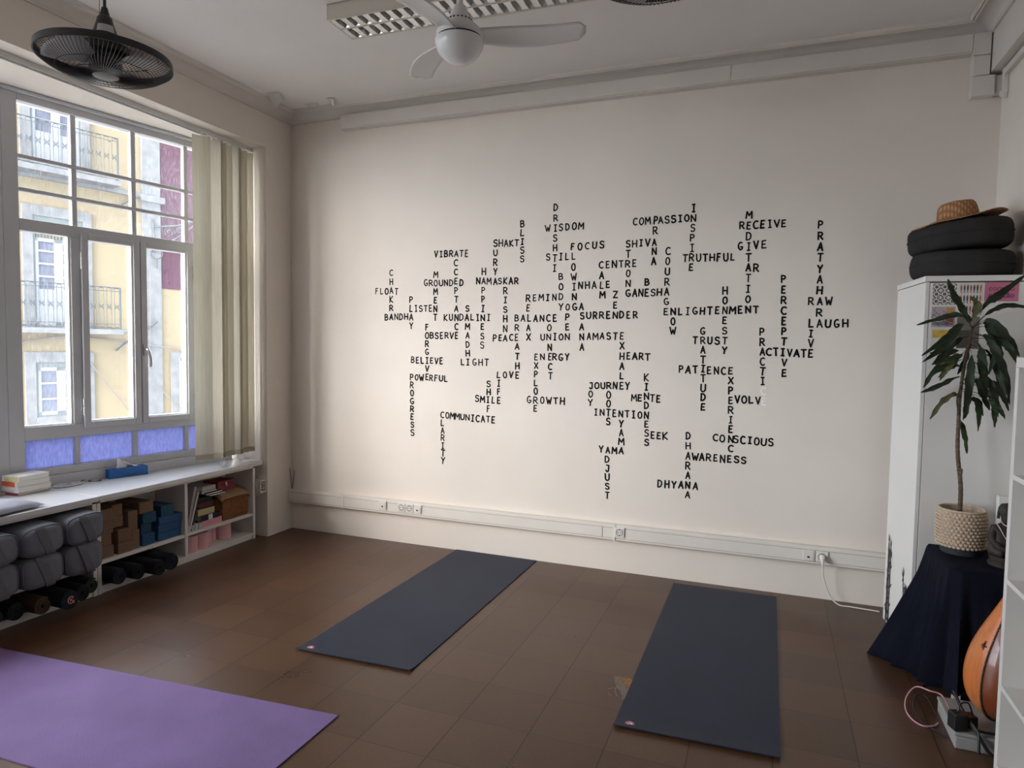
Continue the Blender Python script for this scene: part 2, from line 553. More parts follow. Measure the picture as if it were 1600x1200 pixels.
WORDS = """BLISS 2.066 2.474 2.068 2.221;SHAKTI 1.856 2.341 2.066 2.337;VIBRATE 1.363 2.280 1.622 2.274;SURYA 1.856 2.341 1.858 2.063;ACCEPTANCE 1.531 2.274 1.545 1.657;HAPPINESS 1.764 2.136 1.758 1.587;NAMASKAR 1.720 2.066 2.026 2.063;CHAKRA 0.969 2.146 0.971 1.801;FLOAT 0.838 2.005 1.017 2.000;MOMENT 1.363 2.124 1.361 1.797;GROUNDED 1.277 2.062 1.582 2.058;PLAY 1.149 1.933 1.151 1.731;LISTEN 1.149 1.865 1.362 1.867;BANDHA 0.927 1.798 1.150 1.804;KRISHNA 1.940 2.063 1.943 1.643;KUNDALINI 1.450 1.795 1.808 1.795;SAMADHI 1.633 1.861 1.641 1.456;OBSERVE 1.291 1.655 1.545 1.657;FORGIVE 1.290 1.721 1.294 1.334;PEACE 1.861 1.640 2.035 1.649;BREATHE 2.033 1.790 2.045 1.369;BALANCE 2.033 1.790 2.326 1.789;RELAX 2.120 1.934 2.127 1.651;REMIND 2.120 1.934 2.369 1.942;DRISHTI 2.318 2.575 2.317 2.146;WISDOM 2.260 2.433 2.507 2.437;STILL 2.267 2.225 2.457 2.226;FOCUS 2.449 2.293 2.660 2.299;FLOWING 2.449 2.293 2.472 1.868;BODY 2.366 2.086 2.370 1.869;YOGA 2.370 1.867 2.521 1.870;OPEN 2.420 1.869 2.421 1.657;CENTRE 2.658 2.159 2.891 2.164;CALM 2.658 2.159 2.671 1.950;INHALE 2.462 2.020 2.709 2.023;ZEN 2.763 1.950 2.766 1.807;SHIVA 2.844 2.298 3.022 2.301;STRONG 2.844 2.298 2.852 1.961;PRANA 3.029 2.448 3.021 2.173;COMPASSION 2.889 2.448 3.276 2.451;INSPIRE 3.276 2.516 3.271 2.124;COURAGE 3.116 2.240 3.113 1.830;GANESHA 2.856 1.960 3.107 1.964;BE 2.981 2.034 2.982 1.965;TRUTHFUL 3.230 2.188 3.533 2.186;ENLIGHTENMENT 3.113 1.830 3.686 1.844;NOW 3.160 1.830 3.162 1.704;SURRENDER 2.528 1.807 2.905 1.812;ASANA 2.521 1.870 2.531 1.585;NAMASTE 2.533 1.660 2.817 1.665;UNION 2.236 1.651 2.421 1.657;CONNECT 2.282 1.789 2.300 1.371;ENERGY 2.189 1.506 2.423 1.512;EXPLORE 2.189 1.506 2.190 1.129;GROWTH 2.139 1.192 2.394 1.191;EXHALE 2.817 1.665 2.823 1.317;HEART 2.822 1.526 2.997 1.524;JOURNEY 2.602 1.312 2.863 1.319;JOY 2.602 1.312 2.601 1.192;ROOTS 2.731 1.316 2.733 1.062;INTENTION 2.643 1.126 2.999 1.119;NYAMA 2.824 1.118 2.830 0.861;YAMA 2.687 0.862 2.830 0.861;ADJUST 2.730 0.857 2.738 0.538;KINDNESS 2.992 1.380 3.006 0.932;MENTE 2.910 1.239 3.078 1.238;SEEK 3.005 0.988 3.130 0.984;DHARANA 3.284 0.994 3.291 0.592;DHYANA 3.104 0.654 3.341 0.658;AWARENESS 3.288 0.856 3.643 0.857;GRATITUDE 3.358 1.703 3.376 1.196;TRUST 3.311 1.639 3.500 1.639;HONESTY 3.492 1.968 3.500 1.576;PATIENCE 3.225 1.444 3.544 1.441;EXPERIENCE 3.544 1.441 3.562 0.862;EVOLV 3.549 1.257 3.718 1.253;PRACTI 3.729 1.698 3.743 1.382;CE 3.748 1.315 3.753 1.248;ACTIVATE 3.733 1.571 4.022 1.564;PERCEPTIVE 3.846 2.036 3.871 1.438;CONSCIOUS 3.461 0.994 3.806 0.984;LIVE 4.017 1.755 4.022 1.564;LAUGH 4.017 1.755 4.211 1.754;RAW 4.012 1.893 4.113 1.892;PRATYAHARA 4.050 2.368 4.063 1.755;MEDITATION 3.625 2.453 3.637 1.842;RECEIVE 3.584 2.386 3.836 2.387;GIVE 3.578 2.254 3.722 2.259;AR 3.632 2.110 3.679 2.111;BELIEVE 1.168 1.464 1.416 1.461;LIGHT 1.598 1.458 1.796 1.458;POWERFUL 1.159 1.330 1.458 1.324;PROGRESS 1.159 1.330 1.168 0.890;COMMUNICATE 1.430 1.043 1.857 1.028;CLARITY 1.430 1.043 1.439 0.689;SMILE 1.722 1.182 1.899 1.177;LIFE 1.896 1.368 1.899 1.179;LOVE 1.896 1.368 2.045 1.369;SHIFT 1.815 1.299 1.817 1.048"""
GHOST = M('pale_letter_trace', (0.93, 0.88, 0.82, 1), 0.7, 0.2)
placed = []
wr = random.Random(11)
for line in WORDS.split(';'):
    w, x0, z0, x1, z1 = line.split()
    x0, z0, x1, z1 = map(float, (x0, z0, x1, z1))
    mb = MB()
    for i, ch in enumerate(w):
        t = i / max(1, len(w) - 1)
        x = x0 + (x1 - x0) * t
        z = z0 + (z1 - z0) * t
        if any(c == ch and abs(px - x) < .028 and abs(pz - z) < .035 for c, px, pz in placed):
            continue
        placed.append((ch, x, z))
        hh = .0445 * wr.uniform(.93, 1.08)
        ww = .0270 * GW.get(ch, 1) * wr.uniform(.92, 1.08)
        if abs(z1 - z0) > abs(x1 - x0):
            hh = min(hh, .84 * abs(z1 - z0) / max(1, len(w) - 1))
        a = math.radians(wr.uniform(-3, 3))
        z += wr.uniform(-.002, .002)
        # local 2D (u right, v up) onto the wall face looking along +Y
        mt = Matrix(((1, 0, 0, x), (0, 0, 1, -.0012), (0, 1, 0, z), (0, 0, 0, 1)))
        rot = Matrix(((math.cos(a), -math.sin(a), 0, 0), (math.sin(a), math.cos(a), 0, 0), (0, 0, 1, 0), (0, 0, 0, 1)))
        sw = .0094 * wr.uniform(.88, 1.15) + max(0, (x - 2.0)) * .0004
        for pl in GL[ch]:
            pts = [((u - .5) * ww + wr.uniform(-.0008, .0008), (v - .5) * hh + wr.uniform(-.0008, .0008)) for u, v in pl]
            stroke2d(mb, pts, sw, mt @ rot, side=-1)
    if not mb.v:
        continue
    o = mb.build('painted_word', GHOST if w == 'CE' else INK, wall_back, loc=(x0, 0, z0))
    o['label'] = ('pale trace of two removed letters CE' if w == 'CE' else
                  'black painted word %s %s' % (w, 'running down' if abs(z1 - z0) > abs(x1 - x0) else 'running across'))
# ---------------------------------------------------------------- windows


def glass_material(name, haze, streak, tint=(1, 1, 1, 1)):
    m = bpy.data.materials.new(name)
    m.use_nodes = True
    nt = m.node_tree
    nt.nodes.remove(nt.nodes['Principled BSDF'])
    L = nt.links.new
    out = nt.nodes['Material Output']
    tr = nt.nodes.new('ShaderNodeBsdfTransparent')
    tr.inputs[0].default_value = tint
    gl = nt.nodes.new('ShaderNodeBsdfGlossy')
    gl.inputs['Roughness'].default_value = 0.02
    tl = nt.nodes.new('ShaderNodeBsdfTranslucent')
    tl.inputs[0].default_value = (.9, .92, .95, 1)
    tc = nt.nodes.new('ShaderNodeTexCoord')
    mp = nt.nodes.new('ShaderNodeMapping')
    mp.inputs['Scale'].default_value = (1, 1, 0.14)
    L(tc.outputs['Object'], mp.inputs[0])
    n = nt.nodes.new('ShaderNodeTexNoise')
    n.inputs['Scale'].default_value = 170
    n.inputs['Detail'].default_value = 4
    L(mp.outputs[0], n.inputs['Vector'])
    r = nt.nodes.new('ShaderNodeMapRange')
    r.inputs[1].default_value = .52
    r.inputs[2].default_value = .72
    r.inputs[3].default_value = haze
    r.inputs[4].default_value = haze + streak
    L(n.outputs['Fac'], r.inputs[0])
    m1 = nt.nodes.new('ShaderNodeMixShader')
    L(r.outputs[0], m1.inputs[0])
    L(tr.outputs[0], m1.inputs[1])
    L(tl.outputs[0], m1.inputs[2])
    m2 = nt.nodes.new('ShaderNodeMixShader')
    m2.inputs[0].default_value = 0.04
    L(m1.outputs[0], m2.inputs[1])
    L(gl.outputs[0], m2.inputs[2])
    L(m2.outputs[0], out.inputs[0])
    return m


def film_material():
    m = bpy.data.materials.new('blue_window_film')
    m.use_nodes = True
    nt = m.node_tree
    nt.nodes.remove(nt.nodes['Principled BSDF'])
    L = nt.links.new
    out = nt.nodes['Material Output']
    tl = nt.nodes.new('ShaderNodeBsdfTranslucent')
    df = nt.nodes.new('ShaderNodeBsdfDiffuse')
    tc = nt.nodes.new('ShaderNodeTexCoord')
    mp = nt.nodes.new('ShaderNodeMapping')
    mp.inputs['Scale'].default_value = (1, 1, 0.2)
    L(tc.outputs['Object'], mp.inputs[0])
    n = nt.nodes.new('ShaderNodeTexNoise')
    n.inputs['Scale'].default_value = 140
    n.inputs['Detail'].default_value = 4
    L(mp.outputs[0], n.inputs['Vector'])
    cr = nt.nodes.new('ShaderNodeValToRGB')
    cr.color_ramp.elements[0].position = .35
    cr.color_ramp.elements[0].color = (0.23, 0.24, 0.40, 1)
    cr.color_ramp.elements[1].position = .75
    cr.color_ramp.elements[1].color = (0.35, 0.37, 0.54, 1)
    L(n.outputs['Fac'], cr.inputs[0])
    L(cr.outputs[0], tl.inputs[0])
    L(cr.outputs[0], df.inputs[0])
    mx = nt.nodes.new('ShaderNodeMixShader')
    mx.inputs[0].default_value = .25
    L(tl.outputs[0], mx.inputs[1])
    L(df.outputs[0], mx.inputs[2])
    L(mx.outputs[0], out.inputs[0])
    return m


GLASS = glass_material('rain_streaked_glass', 0.006, 0.06)
GLASS2 = glass_material('rippled_glass', 0.015, 0.09)
CLEAR = glass_material('clear_glass', 0.005, 0.02)
FILM = film_material()
STEEL = M('brushed_steel', (0.45, 0.45, 0.46, 1), 0.35, 0.5, metal=1.0)
BEAD = M('white_glazing_bead', (0.78, 0.78, 0.78, 1), 0.4, 0.4)


def U(y):
    return (y + 1.2) * 1.0198


def make_window(name, label):
    w = thing(name, label, 'window', (-0.53, -1.2, 0), math.atan2(-0.2, 1.0), kind='structure')
    f = MB()

    def fb(y0, y1, z0, z1, x0=-.045, x1=.02):
        f.box(x0, x1, U(y0), U(y1), z0, z1)
    fb(-1.868, -1.782, .62, 3.13)                      # main mullion on the left
    fb(-.425, -.345, .62, 3.13)                        # right jamb
    fb(-1.782, -.425, 3.062, 3.13)                     # head
    f.tube([(.03, U(-1.868), 3.118), (.03, U(-.345), 3.118)], .014, 8)
    fb(-1.782, -.425, 2.262, 2.338)                    # transom
    fb(-1.497, -1.440, 1.018, 2.262)                   # posts beside the sashes
    fb(-.660, -.600, 1.018, 2.262)
    fb(-1.782, -.425, .930, 1.018)                     # lower rail
    fb(-1.782, -.425, .690, .742)                      # bottom rail
    fb(-1.868, -.345, .620, .690, -.045, .052)         # kerb under the window
    for y in (-1.462, -1.077, -.688):
        fb(y - .0165, y + .0165, 2.338, 3.062, -.03, .008)
    for z in (2.725, 2.520):
        fb(-1.782, -.425, z - .0125, z + .0125, -.026, .012)
    for y in (-1.473, -1.090, -.703):
        fb(y - .017, y + .017, .742, .930, -.03, .008)
    f.build('window_frame', WINP, w, local=True, bevel=.004)
    b = MB()
    for y0, y1 in ((-1.782, -1.497), (-.600, -.425)):
        b.box(-.036, .012, U(y1) - .014, U(y1), 1.018, 2.262)
        b.box(-.036, .008, U(y0), U(y1), 1.018, 1.026)
    b.build('glazing_bead', BEAD, w, local=True)

    def pane(y0, y1, z0, z1, m, nm='glass_pane', parent=w, x=-.02):
        return MB().box(x - .002, x + .002, U(y0), U(y1), z0, z1).build(nm, m, parent, local=True)
    ys = (-1.782, -1.462, -1.077, -.688, -.425)
    zs = (2.338, 2.520, 2.725, 3.062)
    for i in range(4):
        for j in range(3):
            pane(ys[i], ys[i + 1], zs[j], zs[j + 1], GLASS2 if i >= 2 else GLASS)
    pane(-1.782, -1.497, 1.018, 2.262, GLASS)
    pane(-.600, -.425, 1.018, 2.262, GLASS)
    yl = (-1.782, -1.473, -1.090, -.703, -.425)
    for i in range(4):
        p = pane(yl[i], yl[i + 1], .742, .930, FILM)
        p['label'] = 'blue translucent pane in the bottom row'
    for k, (y0, y1) in enumerate(((-1.440, -1.058), (-1.052, -.660))):
        s = MB()
        u0, u1 = U(y0), U(y1)
        st = .044
        s.box(-.03, .040, u0, u0 + st, .982, 2.296)
        s.box(-.03, .040, u1 - st, u1, .982, 2.296)
        s.box(-.03, .040, u0 + st, u1 - st, .982, 1.026)
        s.box(-.03, .040, u0 + st, u1 - st, 2.252, 2.296)
        so = s.build('sash', WINP, w, local=True, bevel=.004)
        sb = MB()
        sb.box(-.02, .030, u1 - st - .014, u1 - st, 1.026, 2.252)
        sb.box(-.02, .026, u0 + st, u1 - st, 1.026, 1.034)
        sb.build('glazing_bead', BEAD, so, local=True)
        pane(y0 + .04, y1 - .04, 1.026, 2.252, CLEAR, parent=so, x=-.005)
        h = MB()
        uh = u0 - .004 if k == 0 else u1 + .004
        for z in (1.13, 2.11):
            h.tube([(.046, uh, z - .055), (.046, uh, z - .003)], .0065, 8)
            h.tube([(.046, uh, z + .003), (.046, uh, z + .055)], .0065, 8)
        h.build('hinge', WINP, so, local=True, smooth=40)
        if k == 1:
            hd = MB()
            hd.box(.040, .052, u0 + .006, u0 + .034, 1.475, 1.555)
            hd.tube(bez([(.05, u0 + .02, 1.52), (.078, u0 + .024, 1.515), (.084, u0 + .034, 1.48), (.084, u0 + .042, 1.44), (.080, u0 + .042, 1.395)], 6),
                    .01, 8, rs=None)
            ho = hd.build('handle', STEEL, so, local=True, smooth=40)
            ho['label'] = 'grey curved metal handle'
    return w


win = make_window('window_1', 'white framed street window with casement sashes and blue bottom panes')
c = copy_tree(win)
c.name = 'window_2'
c.location = (-0.53 - 0.2 * 1.523, -1.2 - 1.523, 0)
c['label'] = 'next street window, left of the thick white mullion'
for n, (y0, y1) in ((3, (-4.93, -3.36)), (4, (-6.50, -4.93))):  # out of view, added with thin frames to let in more daylight
    w = thing('window_%d' % n, 'plain two-light window added out of view for more daylight, %s' % ('level with the viewpoint' if n == 3 else 'behind the viewpoint'), 'window', (wx(-4), (y0 + y1) / 2, 0), 0, kind='structure')
    f = MB()
    x0, x1 = wx(-4) - .045, wx(-4) + .02
    ym = (y0 + y1) / 2
    for a, b in ((y0, y0 + .05), (ym - .03, ym + .03), (y1 - .05, y1)):
        f.box(x0, x1, a, b, .62, 3.13)
    for a, b in ((.62, .72), (3.07, 3.13), (2.28, 2.33)):
        f.box(x0, x1, y0 + .05, y1 - .05, a, b)
    f.build('window_frame', WINP, w, bevel=.004)
    for a, b in ((y0 + .05, ym - .03), (ym + .03, y1 - .05)):
        for z0, z1 in ((.72, 2.28), (2.33, 3.07)):
            MB().box(wx(-4) - .022, wx(-4) - .018, a, b, z0, z1).build('glass_pane', CLEAR, w)

# ---------------------------------------------------------------- vertical blind


def blind_material():
    m = M('cream_blind_fabric', (0.60, 0.555, 0.46, 1), 0.8, 0.2, var=0.10, vscale=90, stretch=(1, 1, .05))
    nt = m.node_tree
    b = nt.nodes['Principled BSDF']
    tl = nt.nodes.new('ShaderNodeBsdfTranslucent')
    tl.inputs[0].default_value = (0.64, 0.59, 0.45, 1)
    mx = nt.nodes.new('ShaderNodeMixShader')
    mx.inputs[0].default_value = 0.24
    nt.links.new(b.outputs[0], mx.inputs[1])
    nt.links.new(tl.outputs[0], mx.inputs[2])
    nt.links.new(mx.outputs[0], nt.nodes['Material Output'].inputs[0])
    return m


BLIND = blind_material()
POCKET = M('folded_blind_hem', (0.40, 0.35, 0.26, 1), 0.85, 0.2)
RAIL = M('white_blind_rail', (0.70, 0.69, 0.67, 1), 0.35, 0.5)
bl = thing('vertical_blind', 'cream vertical blind drawn to the right end of the window', 'blind', (-.15, -.6, 3.13))
rb = MB()
rb.box(-.172, -.128, -5.9, -.268, 3.105, 3.13)
rb.box(-.172, -.168, -5.9, -.268, 3.098, 3.105)
rb.box(-.132, -.128, -5.9, -.268, 3.098, 3.105)
rb.build('head_rail', RAIL, bl)
MB().box(-.158, -.142, -5.9, -.75, 3.1035, 3.1052).build('rail_slot', DARK, bl)
VD = [(-.800, 60), (-.700, 24), (-.680, 30), (-.640, 68), (-.585, 58), (-.520, 26), (-.500, 30), (-.480, 68), (-.430, 62), (-.362, 60)]
for y, a in VD:
    a = math.radians(a)
    n = 5
    rows = []
    for z in (3.085, 2.4, 1.6, .9, .735, .700):
        r = []
        for i in range(n):
            t = i / (n - 1) - .5
            cx, cy = t * .127, .006 * math.cos(PI * t)
            r.append((-.15 + cx * math.cos(a) - cy * math.sin(a), y + cx * math.sin(a) + cy * math.cos(a), z))
        rows.append(r)
    v = MB().grid(rows).build('vane', BLIND, bl, smooth=60)
    h = MB()
    for s in (-1, 1):
        q = []
        for z in (.737, .698):
            q.append([(-.15 + (i / 4 - .5) * .127 * math.cos(a) - (.006 * math.cos(PI * (i / 4 - .5)) + s * .0016) * math.sin(a),
                       y + (i / 4 - .5) * .127 * math.sin(a) + (.006 * math.cos(PI * (i / 4 - .5)) + s * .0016) * math.cos(a), z) for i in range(5)])
        h.grid(q)
    h.build('weight_pocket', POCKET, v)
    MB().box(-.156, -.144, y - .004, y + .004, 3.083, 3.107).build('carrier_clip', RAIL, v)
CH = M('white_bead_chain', (0.70, 0.70, 0.68, 1), 0.4)
for ya, yb in ((-.72, -.685), (-.70, -.66), (-.53, -.49), (-.51, -.47), (-.47, -.37)):
    pts = bez([(-.09, ya, .70), (-.086, ya + .003, .665), (-.085, (ya + yb) / 2, .640), (-.086, yb - .003, .665), (-.09, yb, .70)], 6)
    MB().tube(pts, .0014, 5).build('bead_chain', CH, bl)
# ---------------------------------------------------------------- street outside
CREAM = M('cream_house_plaster', (0.29, 0.23, 0.15, 1), 0.9, 0.1, var=0.05, vscale=.8, bump=.1, bscale=20)
STONE = M('weathered_limestone', (0.20, 0.197, 0.20, 1), 0.9, 0.1, var=0.16, vscale=5, bump=.3, bscale=14)
MAROON = M('maroon_wall_tiles', (0.085, 0.032, 0.052, 1), 0.7, 0.2, var=0.15, vscale=14)
DOORW = M('white_joinery', (0.29, 0.29, 0.315, 1), 0.6, 0.3)
PANE = M('dark_house_glass', sr(96, 98, 112), 0.25, 0.5, var=.2, vscale=5)
GREEN = M('grey_green_frame', sr(104, 110, 108), 0.7)
IRON = M('wrought_iron', sr(70, 76, 80), 0.6, 0.4)
SHUT = M('louvred_shutter', sr(220, 220, 218), 0.7)
ASPH = M('wet_cobble_paving', (0.20, 0.195, 0.185, 1), 0.5, 0.4, var=.2, vscale=2)

street = MB().box(-70, -2.3, -60, 26, -4.4, -4.2).build('street', ASPH)
struct(street, 'grey street paving below the window', 'street')
upper = MB().prism([(wx(12) - .3, 12), (6, 12), (6, -14), (wx(-14) - .3, -14)], 3.66, 26).build('sky_shade_wall', STONE)  # unseen block, added to keep sky light off the house opposite
struct(upper, 'unseen wall block added above the room to shade the street', 'building')
FR = math.atan2(-.24, 1.0)


YW = .2        # house cut short out of view so open sky lights the room


def V(y):
    return (y - 6) * 1.0284


apt = thing('apartment_building', 'cream apartment house with balconies across the street', 'building', (-12.06, 6, -4.2), FR)


def ab(mb, x0, x1, y0, y1, z0, z1):
    return mb.box(x0, x1, V(y0), V(y1), z0 + 4.2, z1 + 4.2)


ab(MB(), -6, 0, YW, 8.33, -4.2, 8.6).build('wall', CREAM, apt, local=True)
pl = MB()
ab(pl, -6, .06, 8.33, 8.78, -4.2, 8.6)
ab(pl, .02, .14, 8.28, 8.86, 5.18, 5.34)
pl.build('corner_pilaster', STONE, apt, local=True)
sc = MB()
ab(sc, 0, .05, YW, 8.33, 1.79, 1.86)
ab(sc, 0, .09, YW, 8.33, 5.26, 5.36)
sc.build('string_course', STONE, apt, local=True)


def opening(dy, z0, z1, iz0, iz1, door):
    y0, y1 = 5.72 + dy, 7.13 + dy
    i0, i1 = 5.92 + dy, 6.95 + dy
    s = MB()
    ab(s, 0, .07, y0, i0, z0, z1)
    ab(s, 0, .07, i1, y1, z0, z1)
    ab(s, 0, .07, i0, i1, iz1, z1)
    if not door:
        ab(s, 0, .09, i0, i1, z0, iz0)
    s.build('stone_surround', STONE, apt, local=True)
    g = MB()
    t = .05
    for a, b_, c, d in ((i0, i0 + t, iz0, iz1), (i1 - t, i1, iz0, iz1), (i0 + t, i1 - t, iz1 - .12, iz1), (i0 + t, i1 - t, iz0, iz0 + .04)):
        ab(g, 0, .045, a, b_, c, d)
    g.build('outer_frame', GREEN, apt, local=True)
    f0, f1 = i0 + t, i1 - t
    zt = iz1 - (.50 if door else .12)
    if door:
        tr = MB()
        for k in range(14):
            yy = f0 + (f1 - f0) * (k + .5) / 14
            ab(tr, 0, .025, yy - .012, yy + .012, zt, iz1 - .12)
        for zz in (zt + .12, zt + .25):
            ab(tr, 0, .03, f0, f1, zz - .012, zz + .012)
        tr.build('transom_grille', GREEN, apt, local=True)
    wf = MB()
    wf_t = .06
    z00 = iz0 + .04
    mid = (f0 + f1) / 2
    for a, b_ in ((f0, f0 + wf_t), (mid - .09, mid + .09), (f1 - wf_t, f1)):
        ab(wf, 0, .04, a, b_, z00, zt)
    for zz in (zt - .04, z00 + .04):
        ab(wf, 0, .04, f0, f1, zz - .04, zz + .04)
    pz0 = z00 + (.85 if door else 0)
    nb = 4 if door else 3
    for k in range(1, nb):
        zz = pz0 + (zt - pz0) * k / nb
        ab(wf, 0, .036, f0, f1, zz - .022, zz + .022)
    if door:
        ab(wf, 0, .03, f0, f1, z00, pz0)
    wo = wf.build('door_frame' if door else 'window_frame', DOORW, apt, local=True)
    ab(MB(), 0, .015, f0, f1, z00, zt).build('glass', PANE, wo, local=True)


def balcony(dy, zs):
    y0, y1 = 4.9 + dy, 7.6 + dy
    s = ab(MB(), 0, .55, y0, y1, zs, zs + .12).build('balcony_slab', STONE, apt, local=True)
    r = MB()
    X1 = .50
    zb, zt = zs + 4.2 + .16, zs + 4.2 + 1.14
    zm = (zb + zt) / 2 + .02
    a0, a1 = V(y0) + .04, V(y1) - .04
    R = .011
    r.tube([(.02, a1, zt), (X1, a1, zt), (X1, a0, zt), (.02, a0, zt)], R, 5)
    r.tube([(.02, a1, zb), (X1, a1, zb), (X1, a0, zb), (.02, a0, zb)], R, 5)
    for z in (zt - .09, zb + .09):
        r.tube([(X1, a0, z), (X1, a1, z)], .007, 4)
    for a in (a0, a1):
        r.tube([(X1, a, zb - .06), (X1, a, zt + .01)], .016, 5)
    n = 15
    st = (a1 - a0) / n
    for k in range(n):
        c = a0 + st * (k + .5)
        h = st * .30
        up = [(X1, c - h, zm + .07)] + [(X1, c + h * math.cos(t), zt - .012 - h + h * math.sin(t)) for t in [PI * (1 - i / 6) for i in range(7)]] + [(X1, c + h, zm + .07)]
        dn = [(X1, c - h, zm - .07)] + [(X1, c + h * math.cos(t), zb + .012 + h - h * math.sin(t)) for t in [PI * (1 - i / 6) for i in range(7)]] + [(X1, c + h, zm - .07)]
        r.tube(up, .008, 4)
        r.tube(dn, .008, 4)
        r.tube([(X1, c - h, zm + .07), (X1, c + h, zm - .07)], .008, 4)
        r.tube([(X1, c + h, zm + .07), (X1, c - h, zm - .07)], .008, 4)
        for sa in (-1, 1):
            for sb in (-1, 1):
                r.tube([(X1, c + sa * .040 + .020 * math.cos(t), zm + sb * .030 + .020 * math.sin(t)) for t in [2 * PI * i / 7 for i in range(7)]], .007, 4, closed=True)
    ro = r.build('railing', IRON, s, local=True)
    ro['label'] = 'dark wrought iron railing with looped bars'


for dy in (0, -4.3):
    opening(dy, -.40, 1.29, -.22, 1.05, False)
    opening(dy, 1.86, 4.65, 1.86, 4.42, True)
    opening(dy, 5.46, 8.10, 5.46, 7.90, True)
    balcony(dy, 1.73)
    balcony(dy, 5.34)

# neighbour
nb_ = thing('neighbouring_house', 'house with maroon tiled upper wall beyond the stone pilaster', 'building', (-12.06, 6, -4.2), FR)
ab(MB(), -6, 0, 8.785, 20, -4.2, 2.98).build('lower_wall', CREAM, nb_, local=True)
ab(MB(), -6, .02, 8.785, 20, 2.98, 8.6).build('tiled_wall', MAROON, nb_, local=True)
s = MB()
ab(s, 0, .07, 9.02, 9.22, -.45, 1.30)
ab(s, 0, .07, 10.1, 10.3, -.45, 1.30)
ab(s, 0, .07, 9.22, 10.1, 1.12, 1.30)
s.build('stone_surround', STONE, nb_, local=True)
s = MB()
for k in range(22):
    z = -.4 + k * .068
    s.obox((.03, (V(9.22) + V(10.1)) / 2, z + 4.2), (.012, V(10.1) - V(9.22), .045), (0, .5, 0))
ab(s, 0, .03, 9.22, 9.27, -.45, 1.12)
s.build('shutter', SHUT, nb_, local=True)

# street lamp bracket on the pilaster
CF, SF = math.cos(FR), math.sin(FR)


def FP(x, y, z):
    """a point x metres out from the house front at window-street coordinate y"""
    u = V(y)
    return Vector((-12.06 + x * CF - u * SF, 6 + x * SF + u * CF, z))


lb = thing('street_lamp', 'iron scroll bracket of a street lamp on the stone pilaster', 'lamp', FP(.06, 8.62, 3.5))
m = MB()
m.tube([FP(.08, 8.58, 4.75), FP(.08, 8.60, 3.9)], .03, 6)
m.tube([FP(.08, 8.58, 4.55), FP(.45, 9.0, 4.62), FP(.8, 9.5, 4.85)], .022, 6)
m.tube(bez([FP(.08, 8.6, 4.05), FP(.3, 8.8, 4.15), FP(.5, 9.1, 4.4), FP(.75, 9.45, 4.78)], 5), .018, 6)
for c, r0 in ((.30, .12), (.5, .09)):
    m.tube([FP(c + (r0 - r0 * .04 * i) * math.cos(i * .6) * .5, 8.6 + c * .9 + (r0 - r0 * .04 * i) * math.cos(i * .6), 4.35 + c * .3 + (r0 - r0 * .04 * i) * math.sin(i * .6)) for i in range(20)], .012, 5)
m.build('bracket', IRON, lb)
m = MB()
m.tube([FP(.15 + .10 * math.cos(t), 8.62 + .10 * math.cos(t), 3.86 + .13 * math.sin(t)) for t in [2 * PI * i / 14 for i in range(14)]], .016, 6, closed=True)
m.tube([FP(.15, 8.62, 3.73), FP(.15, 8.62, 3.48)], .02, 6)
m.build('scroll', IRON, lb)

CABLE = M('grey_street_cable', sr(120, 112, 110), 0.7)


def cable(name, pts, r, label):
    tag(MB().tube(bez(pts, 6), r, 6).build(name, CABLE, loc=pts[0]), label, 'cable')


cable('overhead_cable', [FP(.12, 4.5, 1.44), FP(.12, 5.66, 1.53), FP(.12, 6.5, 1.66), FP(.12, 7.65, 1.57), FP(.12, 9.3, 1.36), FP(.12, 11, 1.2)], .022,
      'grey cable sagging along the house front under the lower balcony')
cable('overhead_cable', [FP(.11, 7.02, 1.04), FP(.10, 7.5, .36), FP(.10, 7.9, -.2), FP(.1, 8.2, -.6)], .014, 'thin cable running diagonally down beside the low house window')
cable('overhead_cable', [FP(.16, 8.45, 3.4), FP(.12, 8.44, 1.6), FP(.12, 8.46, .62), FP(.12, 9.3, -.3), FP(.12, 9.8, -.8)], .012, 'pale cable dropping down the stone pilaster')
for (y0, z0, y1, z1), lab in (((7.72, 4.92, 8.2, 5.26), 'short iron cable hook on the wall at upper balcony level'),
                              ((7.62, 1.33, 7.9, 1.60), 'short iron cable hook on the wall under the lower balcony'),
                              ((8.42, 1.9, 8.62, 2.1), 'short iron cable hook on the stone pilaster')):
    tag(MB().tube([FP(.09, y0, z0), FP(.16, y1, z1)], .025, 6).build('iron_hook', IRON, loc=FP(.09, y0, z0)), lab, 'hook')
# ---------------------------------------------------------------- low bookcases under the window
XF, XB = -.06, -.345


